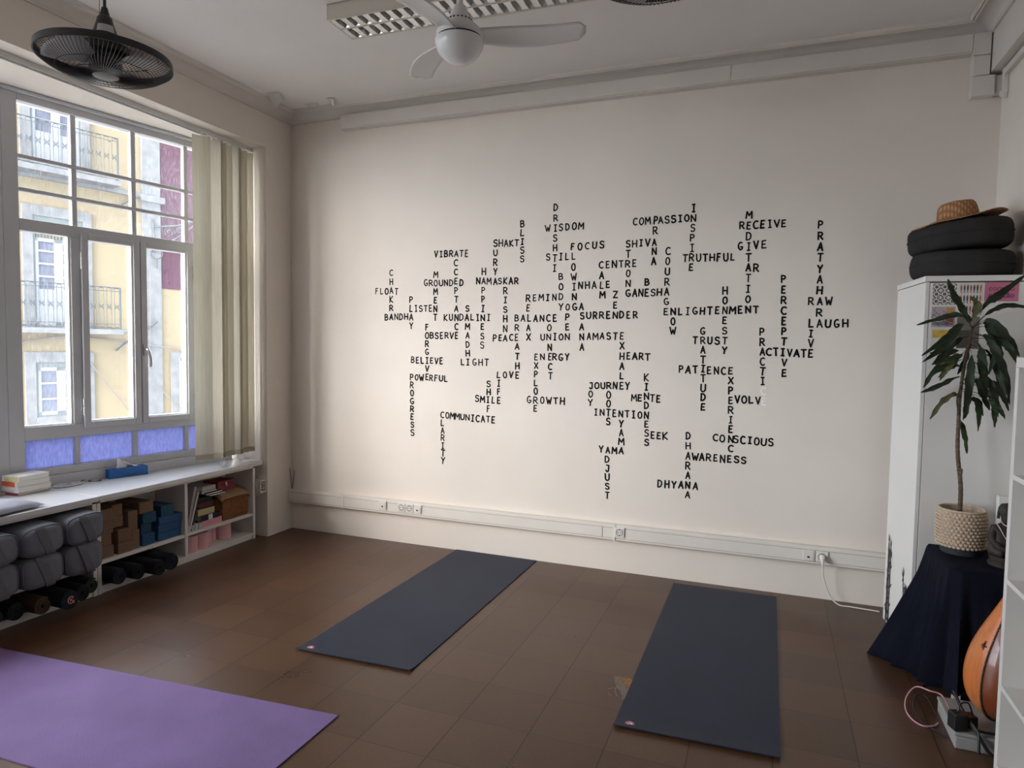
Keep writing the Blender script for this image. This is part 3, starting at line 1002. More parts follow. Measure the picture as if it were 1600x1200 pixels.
def bookcase(name, label, y0, y1, div, shelf_z, zs2, back=True):
    b = thing(name, label, 'bookcase', (XF, (y0 + y1) / 2, 0))
    t = .025
    for y in (y0, y1 - t):
        MB().box(XB, XF, y, y + t, 0, .575).build('side_panel', LAMB, b, bevel=.0015)
    MB().box(XB, XF, div - t / 2, div + t / 2, .05, .575).build('divider', LAMB, b, bevel=.0015)
    MB().box(XB, XF, y0 + t, y1 - t, .575, .592).build('top_board', LAMB, b)
    MB().box(XB, XF, y0 + t, y1 - t, .032, .05).build('bottom_board', LAMB, b)
    MB().box(XF - .03, XF - .012, y0 + t, y1 - t, 0, .032).build('plinth', LAMB, b)
    MB().box(XB, XF - .004, y0 + t, div - t / 2, shelf_z - .024, shelf_z).build('shelf', LAMB, b, bevel=.0015)
    MB().box(XB, XF - .004, div + t / 2, y1 - t, zs2 - .020, zs2).build('shelf', LAMB, b, bevel=.0015)
    if back:
        MB().box(XB - .006, XB, y0, y1, shelf_z, .59).build('back_panel', LAMB, b)
        MB().box(XB - .006, XB, div, y1, .032, shelf_z).build('back_panel', LAMB, b)
    d = MB()
    for y in (div - t / 2 - .0006, y1 - t - .0006):
        d.tube([(XF - .05, y + .0005, .14), (XF - .05, y - .0006, .14)], .004, 8)
    d.build('peg_hole', DARK, b)
    return b


bookcase('low_bookcase', 'low white bookcase holding cork blocks, blue blocks and pink rolls', -1.738, -.372, -1.058, .209, .209)
bookcase('low_bookcase', 'low white bookcase crammed with grey bolsters, left of the counter joint', -3.10, -1.742, -2.56, .200, .195, back=False)


def worktop(y0, y1, label):
    o = MB().prism([(-.035, y0), (-.035, y1), (wx(y1) + .056, y1), (wx(y0) + .056, y0)], .592, .624).build('worktop', LAM, loc=(-.2, (y0 + y1) / 2, .592), bevel=.004)
    return tag(o, label, 'worktop')


worktop(-1.739, -.312, 'white windowsill worktop carrying the blue tissue box')
worktop(-3.6, -1.741, 'white windowsill worktop carrying books and the grey cushion')

# ---------------------------------------------------------------- yoga blocks
CORKB = M('cork', sr(120, 96, 80), 0.85, 0.15, var=.22, vscale=110, bump=.2, bscale=120)
BLUEB = M('blue_foam', sr(48, 82, 122), 0.8, 0.25, var=.04, vscale=8)
TEALB = M('teal_foam', sr(44, 76, 98), 0.8, 0.25, var=.04, vscale=8)


def block(y0, y1, z0, z1, x, depth, m, label, group):
    o = MB().box(x - depth, x, y0, y1, z0, z1).build('yoga_block', m, loc=(x - depth / 2, (y0 + y1) / 2, z0), bevel=.004)
    return tag(o, label, 'yoga block', group)


G1, G2 = 'cork yoga blocks on the shelf', 'blue yoga blocks on the shelf'
block(-1.706, -1.607, .209, .285, -.085, .22, CORKB, 'cork block lowest of the leftmost stack', G1)
block(-1.706, -1.622, .2855, .361, -.085, .22, CORKB, 'cork block second from bottom in the leftmost stack', G1)
block(-1.706, -1.613, .3615, .441, -.082, .22, CORKB, 'cork block third from bottom in the leftmost stack', G1)
block(-1.706, -1.601, .4415, .519, -.080, .22, CORKB, 'cork block on top of the leftmost stack', G1)
block(-1.599, -1.523, .380, .452, -.105, .20, CORKB, 'cork block under the topmost one in the second stack', G1)
block(-1.598, -1.523, .4525, .528, -.110, .20, CORKB, 'cork block highest in the second stack, near the shelf top', G1)
block(-1.586, -1.483, .209, .281, -.075, .22, CORKB, 'cork block at the bottom of the second stack', G1)
block(-1.584, -1.486, .2815, .366, -.075, .22, CORKB, 'cork block second from bottom in the second stack', G1)
block(-1.587, -1.520, .3665, .3795, -.16, .14, CORKB, 'thin cork wedge between blocks of the second stack', G1)
block(-1.481, -1.421, .209, .337, -.082, .22, CORKB, 'cork block standing upright on the shelf beside the blue ones', G1)
block(-1.498, -1.428, .3375, .466, -.090, .22, CORKB, 'cork block standing upright on another upright block', G1)
block(-1.419, -1.309, .431, .507, -.085, .22, CORKB, 'cork block lying on top of three blue blocks', G1)
block(-1.397, -1.300, .209, .287, -.085, .22, BLUEB, 'blue block lowest under the cork block', G2)
block(-1.395, -1.313, .2875, .3575, -.10, .20, TEALB, 'blue block in the middle under the cork block', G2)
block(-1.396, -1.292, .358, .4305, -.08, .22, TEALB, 'blue block directly beneath the cork block', G2)
block(-1.275, -1.083, .209, .262, -.085, .15, BLUEB, 'long flat blue block at the bottom of the right stack', G2)
block(-1.274, -1.082, .2625, .317, -.085, .15, BLUEB, 'long flat blue block second in the right stack', G2)
block(-1.271, -1.078, .3175, .373, -.080, .15, BLUEB, 'long flat blue block third in the right stack', G2)
block(-1.248, -1.144, .3735, .449, -.085, .18, TEALB, 'dark teal block crowning the right stack', G2)

# ---------------------------------------------------------------- rolled mats
NAVYR = M('navy_mat_rubber', (0.012, 0.014, 0.022, 1), 0.75, 0.25, bump=.2, bscale=200)
BLKR = M('black_mat_rubber', (0.010, 0.010, 0.012, 1), 0.75, 0.25, bump=.2, bscale=200)
BRNR = M('brown_mat_rubber', (0.075, 0.045, 0.028, 1), 0.8, 0.2, bump=.2, bscale=200)
GRNR = M('dark_green_mat_rubber', (0.030, 0.034, 0.028, 1), 0.8, 0.2, bump=.2, bscale=200)
PINKL = M('pink_print', sr(226, 150, 150), 0.6)


def rolled_mat(x, y, r, z0, m, label, az=0.0, length=.58, turns=5, logo=False, tail=False):
    """spiral roll lying on the bottom board; its end faces the room"""
    t = r / (turns + 1.2)
    n = turns * 22
    rows = []
    a0 = 2.2
    prof_ = []
    for i in range(n + 1):
        a = i / n * turns * 2 * PI
        rr = r - t * .5 - (turns * 2 * PI - a) / (2 * PI) * t
        prof_.append((rr * math.cos(a + a0), rr * math.sin(a + a0)))
    mb = MB()
    c = Vector((x, y, z0 + r))
    dx = Vector((-math.cos(az), -math.sin(az), 0))
    dy = Vector((math.sin(az), -math.cos(az), 0))
    th = t * .40
    ring = []
    for s in (1, -1):
        q = []
        for i in range(n + 1):
            p0 = prof_[max(i - 1, 0)]
            p1 = prof_[min(i + 1, n)]
            tx, ty = p1[0] - p0[0], p1[1] - p0[1]
            l = math.hypot(tx, ty)
            q.append((prof_[i][0] + ty / l * th * s, prof_[i][1] - tx / l * th * s))
        ring.append(q)
    loop = ring[0] + ring[1][::-1]
    rows = [[c + dy * u + Vector((0, 0, 1)) * v + dx * d for u, v in loop] for d in (0, .004, length)]
    mb.grid(rows, closed_u=True)
    k = len(loop)
    base = 0
    for i in range(n):
        mb.f.append((base + i, base + i + 1, base + k - 2 - i, base + k - 1 - i))
    o = mb.build('rolled_mat', m, loc=(x, y, z0), smooth=50, fix=True)
    tag(o, label, 'rolled mat', 'rolled yoga mats in the bookcases')
    if logo:
        lg = MB()
        # printed emblem wrapped on the roll near its front end, facing the room
        def onroll(u, v):
            a = .35 + v / r
            return c + dx * (.045 + u) + (Vector((0, 0, 1)) * math.sin(a) - dy * -1 * 0) * 0 + (dy * (-math.cos(a)) + Vector((0, 0, 1)) * math.sin(a)) * (r + .0012)
        # emblem drawn on the outward end face instead, where it shows
        def onend(u, v):
            return c + dy * (-u) + Vector((0, 0, 1)) * v - dx * .0022
        mb2 = MB().lathe([(.0, 0), (r * .93, 0), (r * .93, .001)], n=24, mat=Matrix(((0, 0, 1, 0), (1, 0, 0, 0), (0, 1, 0, 0), (0, 0, 0, 1))), c=c - dx * .0008)
        fo_ = mb2.build('end_flap', m, o)
        pts = [(.018 * math.cos(t_), .020 * math.sin(t_)) for t_ in [math.radians(40 + i * 22) for i in range(15)]]
        for pl_ in (pts, [(-.006, .010), (-.004, -.008)], [(.010, .010), (-.002, .001), (.012, -.010)], [(.012, -.012), (.018, -.022)]):
            lg.tube([onend(u + .006, v) for u, v in pl_], .0026, 5)
        lg.build('emblem', PINKL, fo_)
    return o


rolled_mat(.025, -1.656, .053, .05, NAVYR, 'navy rolled mat leftmost under the cork blocks')
rolled_mat(.060, -1.548, .053, .05, BLKR, 'black rolled mat second from left under the cork blocks', turns=4)
rolled_mat(.118, -1.439, .054, .05, BLKR, 'black rolled mat sticking out furthest under the cork blocks', turns=4)
rolled_mat(.095, -1.325, .057, .05, NAVYR, 'navy rolled mat rightmost under the blue blocks', turns=7)
rolled_mat(.000, -2.375, .052, .05, NAVYR, 'dark rolled mat cut by the left edge of the picture', turns=4)
rolled_mat(.010, -2.269, .052, .05, BLKR, 'black rolled mat left of the brown one')
rolled_mat(.066, -2.162, .053, .05, BRNR, 'brown rolled mat under the grey bolsters', turns=3)
rolled_mat(.122, -2.050, .056, .05, NAVYR, 'navy rolled mat with a pink round emblem on its end', logo=True)
rolled_mat(.080, -1.940, .052, .05, BLKR, 'black rolled mat right of the emblem mat', turns=3)
rolled_mat(.010, -1.833, .050, .05, GRNR, 'dark green rolled mat against the bookcase side', turns=3)

# ---------------------------------------------------------------- bolsters
GREY = M('grey_cotton', sr(112, 115, 123), 0.95, 0.1, var=.06, vscale=14, bump=.25, bscale=30)
GREY2 = M('grey_webbing', sr(104, 106, 114), 0.95, 0.1, var=.08, vscale=60)


def bolster(yc, zc, w, h, xf, roll, label, pitch=0.0, length=.52, n=28, m=22):
    """rectangular cushion on its long axis; its end faces the room"""
    R = Matrix.Rotation(roll, 3, 'X') @ Matrix.Rotation(pitch, 3, 'Y')
    br = random.Random(int(1000 * abs(yc) + 77 * zc))
    rows = []
    ph = [br.uniform(0, 6) for _ in range(4)]
    xs = [(.000, .0), (.0, .60), (.004, .84), (.014, .94), (.032, .99), (.07, 1.0), (.20, 1.03), (.35, 1.02), (length - .03, .98), (length, .85)]
    for i, (d, s) in enumerate(xs):
        r = []
        for k in range(40):
            a = 2 * PI * k / 40
            ca, sa = math.cos(a), math.sin(a)
            e = 4.2
            q = (abs(ca) ** e + abs(sa) ** e) ** (-1 / e)
            wob = 1 + .012 * math.sin(3 * a + ph[0]) + .01 * math.sin(5 * a + ph[1] + d * 12)
            y = ca * q * w / 2 * max(s, .0001) * wob
            z = sa * q * h / 2 * max(s, .0001) * wob
            dd = d - .012 * math.cos(min(1, (y / (w / 2)) ** 2) * PI / 2) * (1 if i < 3 else 0) - .004 * math.sin(20 * y + ph[2]) * (i < 3)
            r.append(Vector((xf, yc, zc)) + R @ Vector((-dd, y, z)))
        rows.append(r)
    o = MB().grid(rows, closed_u=True).build('bolster', GREY, loc=(xf - length / 2, yc, zc - h / 2), smooth=80)
    tag(o, label, 'bolster', 'grey bolsters in the left bookcase')
    st = MB()
    srow = []
    for i in range(13):
        v = -h / 2 + h * i / 12
        ed = .012 + .004 - max(0, abs(v) - h * .36) * .30
        y = -.004 - v * .33
        srow.append([Vector((xf, yc, zc)) + R @ Vector((ed, y + s, v * .985)) for s in (-.026, -.022, .022, .026)])
    st.grid(srow).build('strap_handle', GREY2, o, smooth=60, solid=.005)
    seam = MB().tube([Vector((xf, yc, zc)) + R @ Vector((-.012, ca * w / 2 * .955, sa * h / 2 * .955)) for ca, sa in
                      [(math.cos(a) * (abs(math.cos(a)) ** 4.2 + abs(math.sin(a)) ** 4.2) ** (-1 / 4.2), math.sin(a) * (abs(math.cos(a)) ** 4.2 + abs(math.sin(a)) ** 4.2) ** (-1 / 4.2)) for a in [2 * PI * i / 40 for i in range(40)]]], .0035, 6, closed=True)
    seam.build('piping', GREY, o, smooth=60)
    return o


bolster(-1.894, .294, .236, .184, .045, .02, 'grey bolster at the bottom right, against the bookcase side')
bolster(-1.892, .473, .238, .168, .060, .05, 'grey bolster at the top right of the bolster stack')
bolster(-2.138, .292, .232, .180, .050, .02, 'grey bolster at the bottom of the middle stack')
bolster(-2.140, .466, .234, .164, .058, .05, 'grey bolster on top of the middle stack')
bolster(-2.380, .292, .232, .180, .045, .02, 'grey bolster at the bottom of the left stack, cut by the picture edge')
bolster(-2.382, .464, .232, .162, .050, .03, 'grey bolster on top of the left stack, cut by the picture edge')

# ---------------------------------------------------------------- books, basket and boxes in the right bay
PAGE = M('book_pages', sr(214, 206, 196), 0.9, 0.1, var=.06, vscale=200, stretch=(.05, .05, 1))
PAGEW = M('white_book_pages', sr(236, 232, 226), 0.9, 0.1, var=.05, vscale=200, stretch=(.05, .05, 1))


def book(c, size, rot, cover, label, group=None, pages=PAGE, spine='-y', cat='book', band=None):
    """closed book: x depth, y length, z thickness; spine on one side"""
    o = thing('book', label, cat, c, 0, group)
    R = Euler(rot).to_matrix()
    sx, sy, sz = size
    t = .0022

    def put(mb, x0, x1, y0, y1, z0, z1):
        n = MB().box(x0, x1, y0, y1, z0, z1)
        mb.add([R @ p + Vector(c) for p in n.v], n.f)
    cv = MB()
    put(cv, -sx / 2, sx / 2, -sy / 2, sy / 2, 0, t)
    put(cv, -sx / 2, sx / 2, -sy / 2, sy / 2, sz - t, sz)
    if spine == '-y':
        put(cv, -sx / 2, sx / 2, -sy / 2, -sy / 2 + t, t, sz - t)
    elif spine == '+x':
        put(cv, sx / 2 - t, sx / 2, -sy / 2, sy / 2, t, sz - t)
    else:
        put(cv, -sx / 2, -sx / 2 + t, -sy / 2, sy / 2, t, sz - t)
    cv.build('cover', cover, o)
    pg = MB()
    e = .003
    put(pg, -sx / 2 + e, sx / 2 - e, -sy / 2 + e, sy / 2 - e, t, sz - t)
    pg.build('pages', pages, o)
    if band:
        bm_ = MB()
        f0, f1 = band[1], band[2]
        if spine == '-y':
            put(bm_, -sx / 2 + sx * f0, -sx / 2 + sx * f1, -sy / 2 - .0006, -sy / 2, .001, sz - .001)
        else:
            put(bm_, sx / 2, sx / 2 + .0006, -sy / 2 + sy * f0, -sy / 2 + sy * f1, .001, sz - .001)
        bm_.build('spine_label', band[0], o)
    return o


def C(name, rgb, rough=.6):
    return M(name, sr(*rgb), rough, .35)


BG = 'books in the right bay of the bookcase'
ln = math.radians(-74)
# leaning books: thickness along y after the roll
def leaner(x, yb, L, w, t, deg, cover, label):
    a = math.radians(deg)
    book((x, yb + L / 2 * math.cos(a), .2095 + L / 2 * math.sin(a) + .0005), (w, L, t), (a, 0, 0), cover, label, BG, spine='+x')


leaner(-.185, -1.018, .325, .20, .020, 76, C('grey_cover', (150, 142, 146)), 'tall grey book leaning on the bookcase divider')
leaner(-.180, -1.000, .285, .19, .014, 73, C('white_cover', (190, 186, 186)), 'white book leaning second from the divider')
leaner(-.175, -.985, .245, .18, .010, 73, C('black_cover', (36, 34, 38)), 'thin black book leaning third from the divider')
book((-.185, -.788, .2095), (.18, .190, .046), (0, 0, 0), C('pink_cover', (206, 142, 152)), 'thick pink book at the bottom of the shelf stack', BG, spine='+x')
book((-.175, -.812, .2560), (.17, .185, .040), (0, 0, .03), C('navy_cover', (34, 34, 52)), 'dark navy book with a white title in the shelf stack', BG, spine='+x', band=(C('white_title', (210, 210, 216)), .40, .62))
book((-.175, -.838, .2965), (.16, .160, .052), (0, 0, -.03), C('mottled_cover', (88, 46, 46)), 'thick book with yellowed pages in the shelf stack', BG, spine='-x', pages=M('yellow_pages', sr(178, 170, 124), .9))
book((-.195, -.825, .3490), (.16, .130, .040), (0, 0, .02), C('wine_cover', (78, 36, 44)), 'wine red book on the yellowed one', BG, spine='+x')
book((-.205, -.820, .3895), (.15, .130, .034), (0, 0, .02), C('black_matt_cover', (28, 24, 26)), 'black book under the projecting white magazines', BG, spine='+x')
book((-.175, -.745, .4315), (.20, .150, .012), (0, 0, -.02), C('black_thin_cover', (24, 24, 26)), 'thin black bound book, lowest of the flat pile by the basket', BG, spine='-x', pages=PAGEW)
book((-.180, -.770, .4440), (.19, .165, .013), (0, 0, .02), C('black_thin_cover2', (26, 26, 28)), 'thin black bound book, middle of the flat pile by the basket', BG, spine='-x', pages=PAGEW)
book((-.190, -.800, .4575), (.17, .15, .012), (0, 0, .0), C('black_thin_cover3', (22, 22, 24)), 'thin black bound book, third of the flat pile by the basket', BG, spine='-x', pages=PAGEW)
book((-.190, -.800, .4700), (.16, .130, .034), (0, 0, .0), C('grey_box_cover', (170, 166, 160)), 'thick pale grey book on top of the flat pile', BG, spine='+x', pages=PAGEW)

WICK = M('wicker', sr(138, 92, 58), 0.75, 0.3, var=.35, vscale=70, stretch=(1, 3, .5), bump=.6, bscale=120)
WLID = M('woven_lid', sr(156, 124, 94), 0.8, 0.2, var=.2, vscale=90, bump=.4, bscale=150)
bk = thing('wicker_basket', 'brown wicker basket with a pale lid in the right bay', 'basket', (-.2, -.552, .2095))
m = MB()
rows = []
for i in range(13):
    t = i / 12
    e = .006 * math.sin(PI * t)
    z = .2095 + .165 * t
    x0, x1, y0, y1 = -.31 - e, -.095 + e, -.682 - e, -.424 + e
    r = []
    for (xa, ya), (xb_, yb) in zip([(x0, y0), (x1, y0), (x1, y1), (x0, y1)], [(x1, y0), (x1, y1), (x0, y1), (x0, y0)]):
        for k in range(20):
            s_ = k / 20
            w_ = .0015 * math.sin(k * PI + i * PI)
            r.append((xa + (xb_ - xa) * s_ + w_, ya + (yb - ya) * s_ + w_, z))
    rows.append(r)
m.grid(rows, closed_u=True)
m.box(-.31, -.095, -.682, -.424, .2095, .215)
for k in range(18):
    y = -.676 + k * .0145
    m.tube([(-.092, y, .212), (-.089, y, .29), (-.092, y, .374)], .0022, 5)
m.build('woven_body', WICK, bk, smooth=40)
m = MB()
rows = []
for i in range(9):
    x = -.315 + .228 * i / 8
    zz = .424 if i < 6 else .424 - .012 * (i - 5) ** 1.3
    rows.append([(x, -.695, zz - .022), (x, -.685, zz - .006), (x, -.67, zz), (x, -.55, zz + .004), (x, -.435, zz), (x, -.418, zz - .006), (x, -.410, zz - .022)])
m.grid(rows)
m.build('lid', WLID, bk, smooth=60, solid=.012)

REDB = M('wine_red_box', sr(120, 42, 56), 0.6, 0.3, var=.1, vscale=20)
rbx = thing('keepsake_box', 'small wine red box with a metal clasp on top of the basket', 'box', (-.19, -.618, .434))
MB().box(-.26, -.12, -.705, -.535, .436, .487).build('box_body', REDB, rbx, bevel=.002)
MB().box(-.262, -.118, -.707, -.533, .4885, .512).build('lid', REDB, rbx, bevel=.002)
m = MB()
m.box(-.118, -.114, -.632, -.614, .470, .500)
m.tube([(-.114, -.623, .474), (-.106, -.623, .474)], .005, 8)
m.build('clasp', STEEL, rbx)

GLS = M('clear_candle_glass', (0.50, 0.50, 0.49, 1), 0.12, 0.5)
for k, (x, y, h) in enumerate(((-.095, -1.015, .046), (-.095, -.978, .044), (-.10, -.940, .046), (-.10, -.902, .044), (-.15, -.995, .05))):
    o = MB().lathe([(0, .003), (.013, .003), (.015, h), (.0165, h), (.015, 0), (0, 0)], c=(x, y, .2095), n=16).build('tealight_glass', GLS, loc=(x, y, .2095), smooth=40)
    tag(o, ['clear tealight glass at the left end of the row', 'clear tealight glass second in the row', 'clear tealight glass third in the row', 'clear tealight glass at the right end of the row by the pink book',
            'clear tealight glass behind the row by the leaning books'][k], 'glass', 'tealight glasses on the right shelf')
PINK = M('pink_paper_roll', sr(222, 172, 178), 0.9, 0.15, var=.04, vscale=20, bump=.1, bscale=60)
for k, (x, y, r) in enumerate(((-.135, -.955, .048), (-.135, -.853, .050), (-.19, -.765, .045), (-.215, -.690, .042), (-.175, -.600, .058))):
    z1 = .05 + .115 + (.004 if k == 4 else 0)
    o = MB().lathe([(.018, .05), (r - .003, .05), (r, .053), (r, z1 - .003), (r - .003, z1), (.018, z1), (.018, .05)], c=(x, y, 0), n=36).build('paper_roll', PINK, loc=(x, y, .05), smooth=40)
    tag(o, ['pink paper roll nearest the divider', 'pink paper roll second from the divider', 'pink paper roll set back, third from the divider', 'pink paper roll set back, fourth from the divider',
            'widest pink paper roll, furthest from the divider'][k], 'paper roll', 'pink paper rolls on the bottom shelf')

# ---------------------------------------------------------------- things on the worktop
WBG = 'books stacked on the windowsill worktop'
book((-.545, -1.845, .6245), (.150, .20, .016), (0, 0, .05), C('wine_white_cover', (150, 70, 84)), 'thin book with a red spine at the bottom of the windowsill stack', WBG, pages=PAGEW)
book((-.540, -1.838, .6410), (.155, .205, .032), (0, 0, .0), C('white_paperback', (232, 230, 226)), 'white paperback second in the windowsill stack', WBG, pages=PAGEW)
book((-.550, -1.835, .6735), (.150, .200, .032), (0, 0, -.03), C('white_paperback2', (238, 236, 232)), 'paperback with an orange spine in the windowsill stack', WBG, pages=PAGEW, band=(C('orange_spine', (226, 110, 62)), .0, .86))
book((-.545, -1.838, .7060), (.145, .195, .034), (0, 0, .06), C('white_paperback3', (236, 234, 230)), 'paperback with a pale yellow spine on top of the windowsill stack', WBG, pages=PAGEW, band=(C('yellow_spine', (232, 222, 168)), .14, .98))
book((-.62, -2.02, .6245), (.13, .16, .02), (0, 0, .2), C('brown_cover', (128, 112, 106)), 'worn brown book beside the windowsill stack', WBG)

# grey cushion with pinched corners
rows = []
n = 24
cr = random.Random(3)
for i in range(n + 1):
    u = -1 + 2 * i / n
    r = []
    for j in range(n + 1):
        v = -1 + 2 * j / n
        f = max(0, (1 - u ** 4) * (1 - v ** 4))
        pin = 1 - .06 * (1 - abs(u * v))
        r.append((u * .17 * pin, v * .17 * pin, f))
    rows.append(r)
m = MB()
Rz = Matrix.Rotation(.12, 3, 'Z')
cc = Vector((-.215, -2.235, .6255))
top = [[cc + Rz @ Vector((x, y, .012 + .034 * f ** .5 + (.004 * math.sin(22 * x + 9 * y) + .003 * math.sin(31 * y - 12 * x)) * f)) for x, y, f in r] for r in rows]
bot = [[cc + Rz @ Vector((x, y, .012 - .0115 * f ** .5)) for x, y, f in r] for r in rows]
m.grid(top)
m.grid(bot)
CUSH = M('pale_grey_cushion', sr(150, 150, 160), 0.95, 0.1, var=.08, vscale=12, bump=.3, bscale=25)
o = m.build('cushion', CUSH, loc=tuple(cc), smooth=70, fix=True)
tag(o, 'crumpled pale grey flat cushion at the left end of the worktop', 'cushion')

tb = thing('tissue_box', 'blue cardboard tissue box with a white tissue sticking out', 'tissue box', (-.448, -1.212, .6245), -.30)
TBLUE = M('blue_card', sr(40, 98, 168), 0.45, 0.4, var=.22, vscale=9, stretch=(1, .6, 2.2))
MB().box(-.042, .042, -.130, .126, 0, .064).build('carton', TBLUE, tb, local=True, bevel=.0015)
TIS = M('white_tissue', sr(240, 238, 238), 0.9, .1)
rows = []
for i in range(9):
    t = i / 8
    r = []
    for j in range(13):
        s_ = j / 12
        wd = .085 * (1 - t * .35)
        y = -.055 + (s_ - .10) * wd * 2.0 * (1 - .15 * t)
        z = .060 + t * (.082 - .066 * s_)
        x = .012 * math.sin(9 * s_ + 3 * t) * (1 - .4 * t) + .006 * math.cos(17 * s_)
        r.append((x, y, z))
    rows.append(r)
MB().grid(rows).build('tissue', TIS, tb, local=True, smooth=60, solid=.002)

WCORD = M('white_cord', sr(222, 222, 224), 0.6)
tv = thing('oval_trivet', 'oval black mat with white looping pattern beside the books', 'trivet', (-.498, -1.60, .6245))
TM = Matrix.Diagonal((.52, 1.0, 1.0, 1.0))
MB().lathe([(0, 0), (.098, 0), (.100, .003), (.098, .006), (0, .006)], c=(-.498, -1.60, .6245), n=32, mat=TM).build('mat', BLACK, tv, smooth=40)
m = MB()
m.tube([(-.498 + .52 * .096 * math.cos(t), -1.60 + .096 * math.sin(t), .631) for t in [2 * PI * i / 48 for i in range(48)]], .0040, 6, closed=True)
for k in range(7):
    a = 2 * PI * k / 7
    m.tube([(-.498 + .52 * (.056 * math.cos(a) + .027 * math.cos(t)), -1.60 + .056 * math.sin(a) + .027 * math.sin(t), .631) for t in [2 * PI * i / 16 for i in range(16)]], .0032, 5, closed=True)
m.build('white_pattern', WCORD, tv, smooth=60)
m = MB().prism([(-.53, -1.44), (-.49, -1.47), (-.435, -1.415), (-.475, -1.385)], .6245, .6275)
o = m.build('patterned_card', BLACK, loc=(-.48, -1.42, .6245))
tag(o, 'flat black and white card between the trivet and the tissue box', 'card')
m = MB()
m.tube([(-.482 + .017 * math.cos(t), -1.428 + .022 * math.sin(t), .6287) for t in [2 * PI * i / 16 for i in range(16)]], .002, 5, closed=True)
m.tube([(-.48 + .007 * math.cos(t), -1.428 + .009 * math.sin(t), .6287) for t in [2 * PI * i / 12 for i in range(12)]], .002, 5, closed=True)
m.build('white_print', WCORD, o)
m = MB().tube(bez([(-.555, -1.66, .628), (-.575, -1.60, .629), (-.57, -1.53, .629), (-.575, -1.47, .629), (-.54, -1.43, .634), (-.53, -1.50, .63)], 8), .0032, 6)
tag(m.build('charging_cord', BLACK, loc=(-.56, -1.55, .6245), smooth=60), 'thin black cord trailing along the kerb behind the trivet', 'cord')
m = MB().tube(bez([(-.60, -1.69, .628), (-.585, -1.655, .632), (-.60, -1.63, .628), (-.575, -1.625, .63)], 8), .003, 6)
tag(m.build('white_cord', WCORD, loc=(-.6, -1.65, .6245), smooth=60), 'short white cord behind the book stack', 'cord')
# ---------------------------------------------------------------- yoga mats on the floor


def mat_material(name, col, var, rough):
    m = M(name, col, rough, .25, var=var, vscale=3.0)
    nt = m.node_tree
    b = nt.nodes['Principled BSDF']
    tc = nt.nodes.new('ShaderNodeTexCoord')
    w = nt.nodes.new('ShaderNodeTexVoronoi')
    w.inputs['Scale'].default_value = 260
    nt.links.new(tc.outputs['Object'], w.inputs['Vector'])
    bp = nt.nodes.new('ShaderNodeBump')
    bp.inputs['Strength'].default_value = .25
    bp.inputs['Distance'].default_value = .003
    nt.links.new(w.outputs['Distance'], bp.inputs['Height'])
    nt.links.new(bp.outputs[0], b.inputs['Normal'])
    return m


NAVY = mat_material('navy_yoga_mat', (0.031, 0.036, 0.056, 1), .08, .62)
PURP = mat_material('purple_yoga_mat', (0.19, 0.122, 0.275, 1), .12, .58)
LRED = M('red_emblem', sr(158, 40, 66), .5)
LWHT = M('white_emblem', sr(240, 232, 234), .5)
LLIN = M('pink_emblem', sr(226, 168, 182), .5)


def yoga_mat(corners, m, label, lift=None, logo=None):
    a, b_, c, d = [Vector((x, y, 0)) for x, y in corners]      # near-left, near-right, far-right, far-left
    n = 40
    rows = []
    for zt in (.0055, .0005):
        g = []
        for i in range(n + 1):
            t = i / n
            p, q = a.lerp(d, t), b_.lerp(c, t)
            lz = 0
            if lift:
                lz = lift * max(0, 1 - t * n / 2.0) ** 2
            g.append([p.lerp(q, j / 12) + Vector((0, 0, zt + lz * (1 if True else 0))) for j in range(13)])
        rows.append(g)
    mb = MB().grid(rows[0]).grid(rows[1])
    k = 13 * (n + 1)
    edge = [(0, j) for j in range(13)] + [(i, 12) for i in range(1, n + 1)] + [(n, j) for j in range(11, -1, -1)] + [(i, 0) for i in range(n - 1, 0, -1)]
    ids = [i * 13 + j for i, j in edge]
    for p, q in zip(ids, ids[1:] + ids[:1]):
        mb.f.append((p, q, q + k, p + k))
    o = mb.build('yoga_mat', m, loc=tuple((a + b_ + c + d) / 4), smooth=40, fix=True)
    tag(o, label, 'yoga mat', 'yoga mats on the floor')
    if logo:
        x, y = logo
        z = .0062 + (lift or 0) * .45
        lo = MB().lathe([(0, z), (.019, z), (.0195, z - .0008)], c=(x, y, 0), n=28).build('emblem', LLIN, o)
        mt = Matrix.Translation((x, y, z + .0004))
        g = MB()
        stroke2d(g, [(.0155 * math.cos(t), .0155 * math.sin(t)) for t in [2 * PI * i / 24 for i in range(25)]], .004, mt)
        stroke2d(g, [(-.009, .004), (-.003, -.003), (.002, .004)], .004, mt)
        g.build('emblem_ring', LRED, lo)
        g = MB()
        stroke2d(g, [(-.006, -.007), (.004, .002), (.010, -.002)], .006, Matrix.Translation((x, y, z + .0007)))
        g.build('emblem_mark', LWHT, lo)
    return o


yoga_mat([(1.552, -1.882), (2.209, -1.862), (2.222, -.012), (1.566, -.005)], NAVY, 'dark blue yoga mat in the middle of the floor, left of the other blue one', lift=.008, logo=(1.612, -1.842))
yoga_mat([(3.224, -1.952), (3.874, -1.932), (3.872, -.090), (3.228, -.094)], NAVY, 'dark blue yoga mat on the right, nearest the white cabinet', lift=.010, logo=(3.286, -1.914))
pm_ = yoga_mat([(.300, -3.085), (.172, -2.450), (2.122, -2.318), (2.122, -2.995)], PURP, 'purple yoga mat in the lower left foreground')

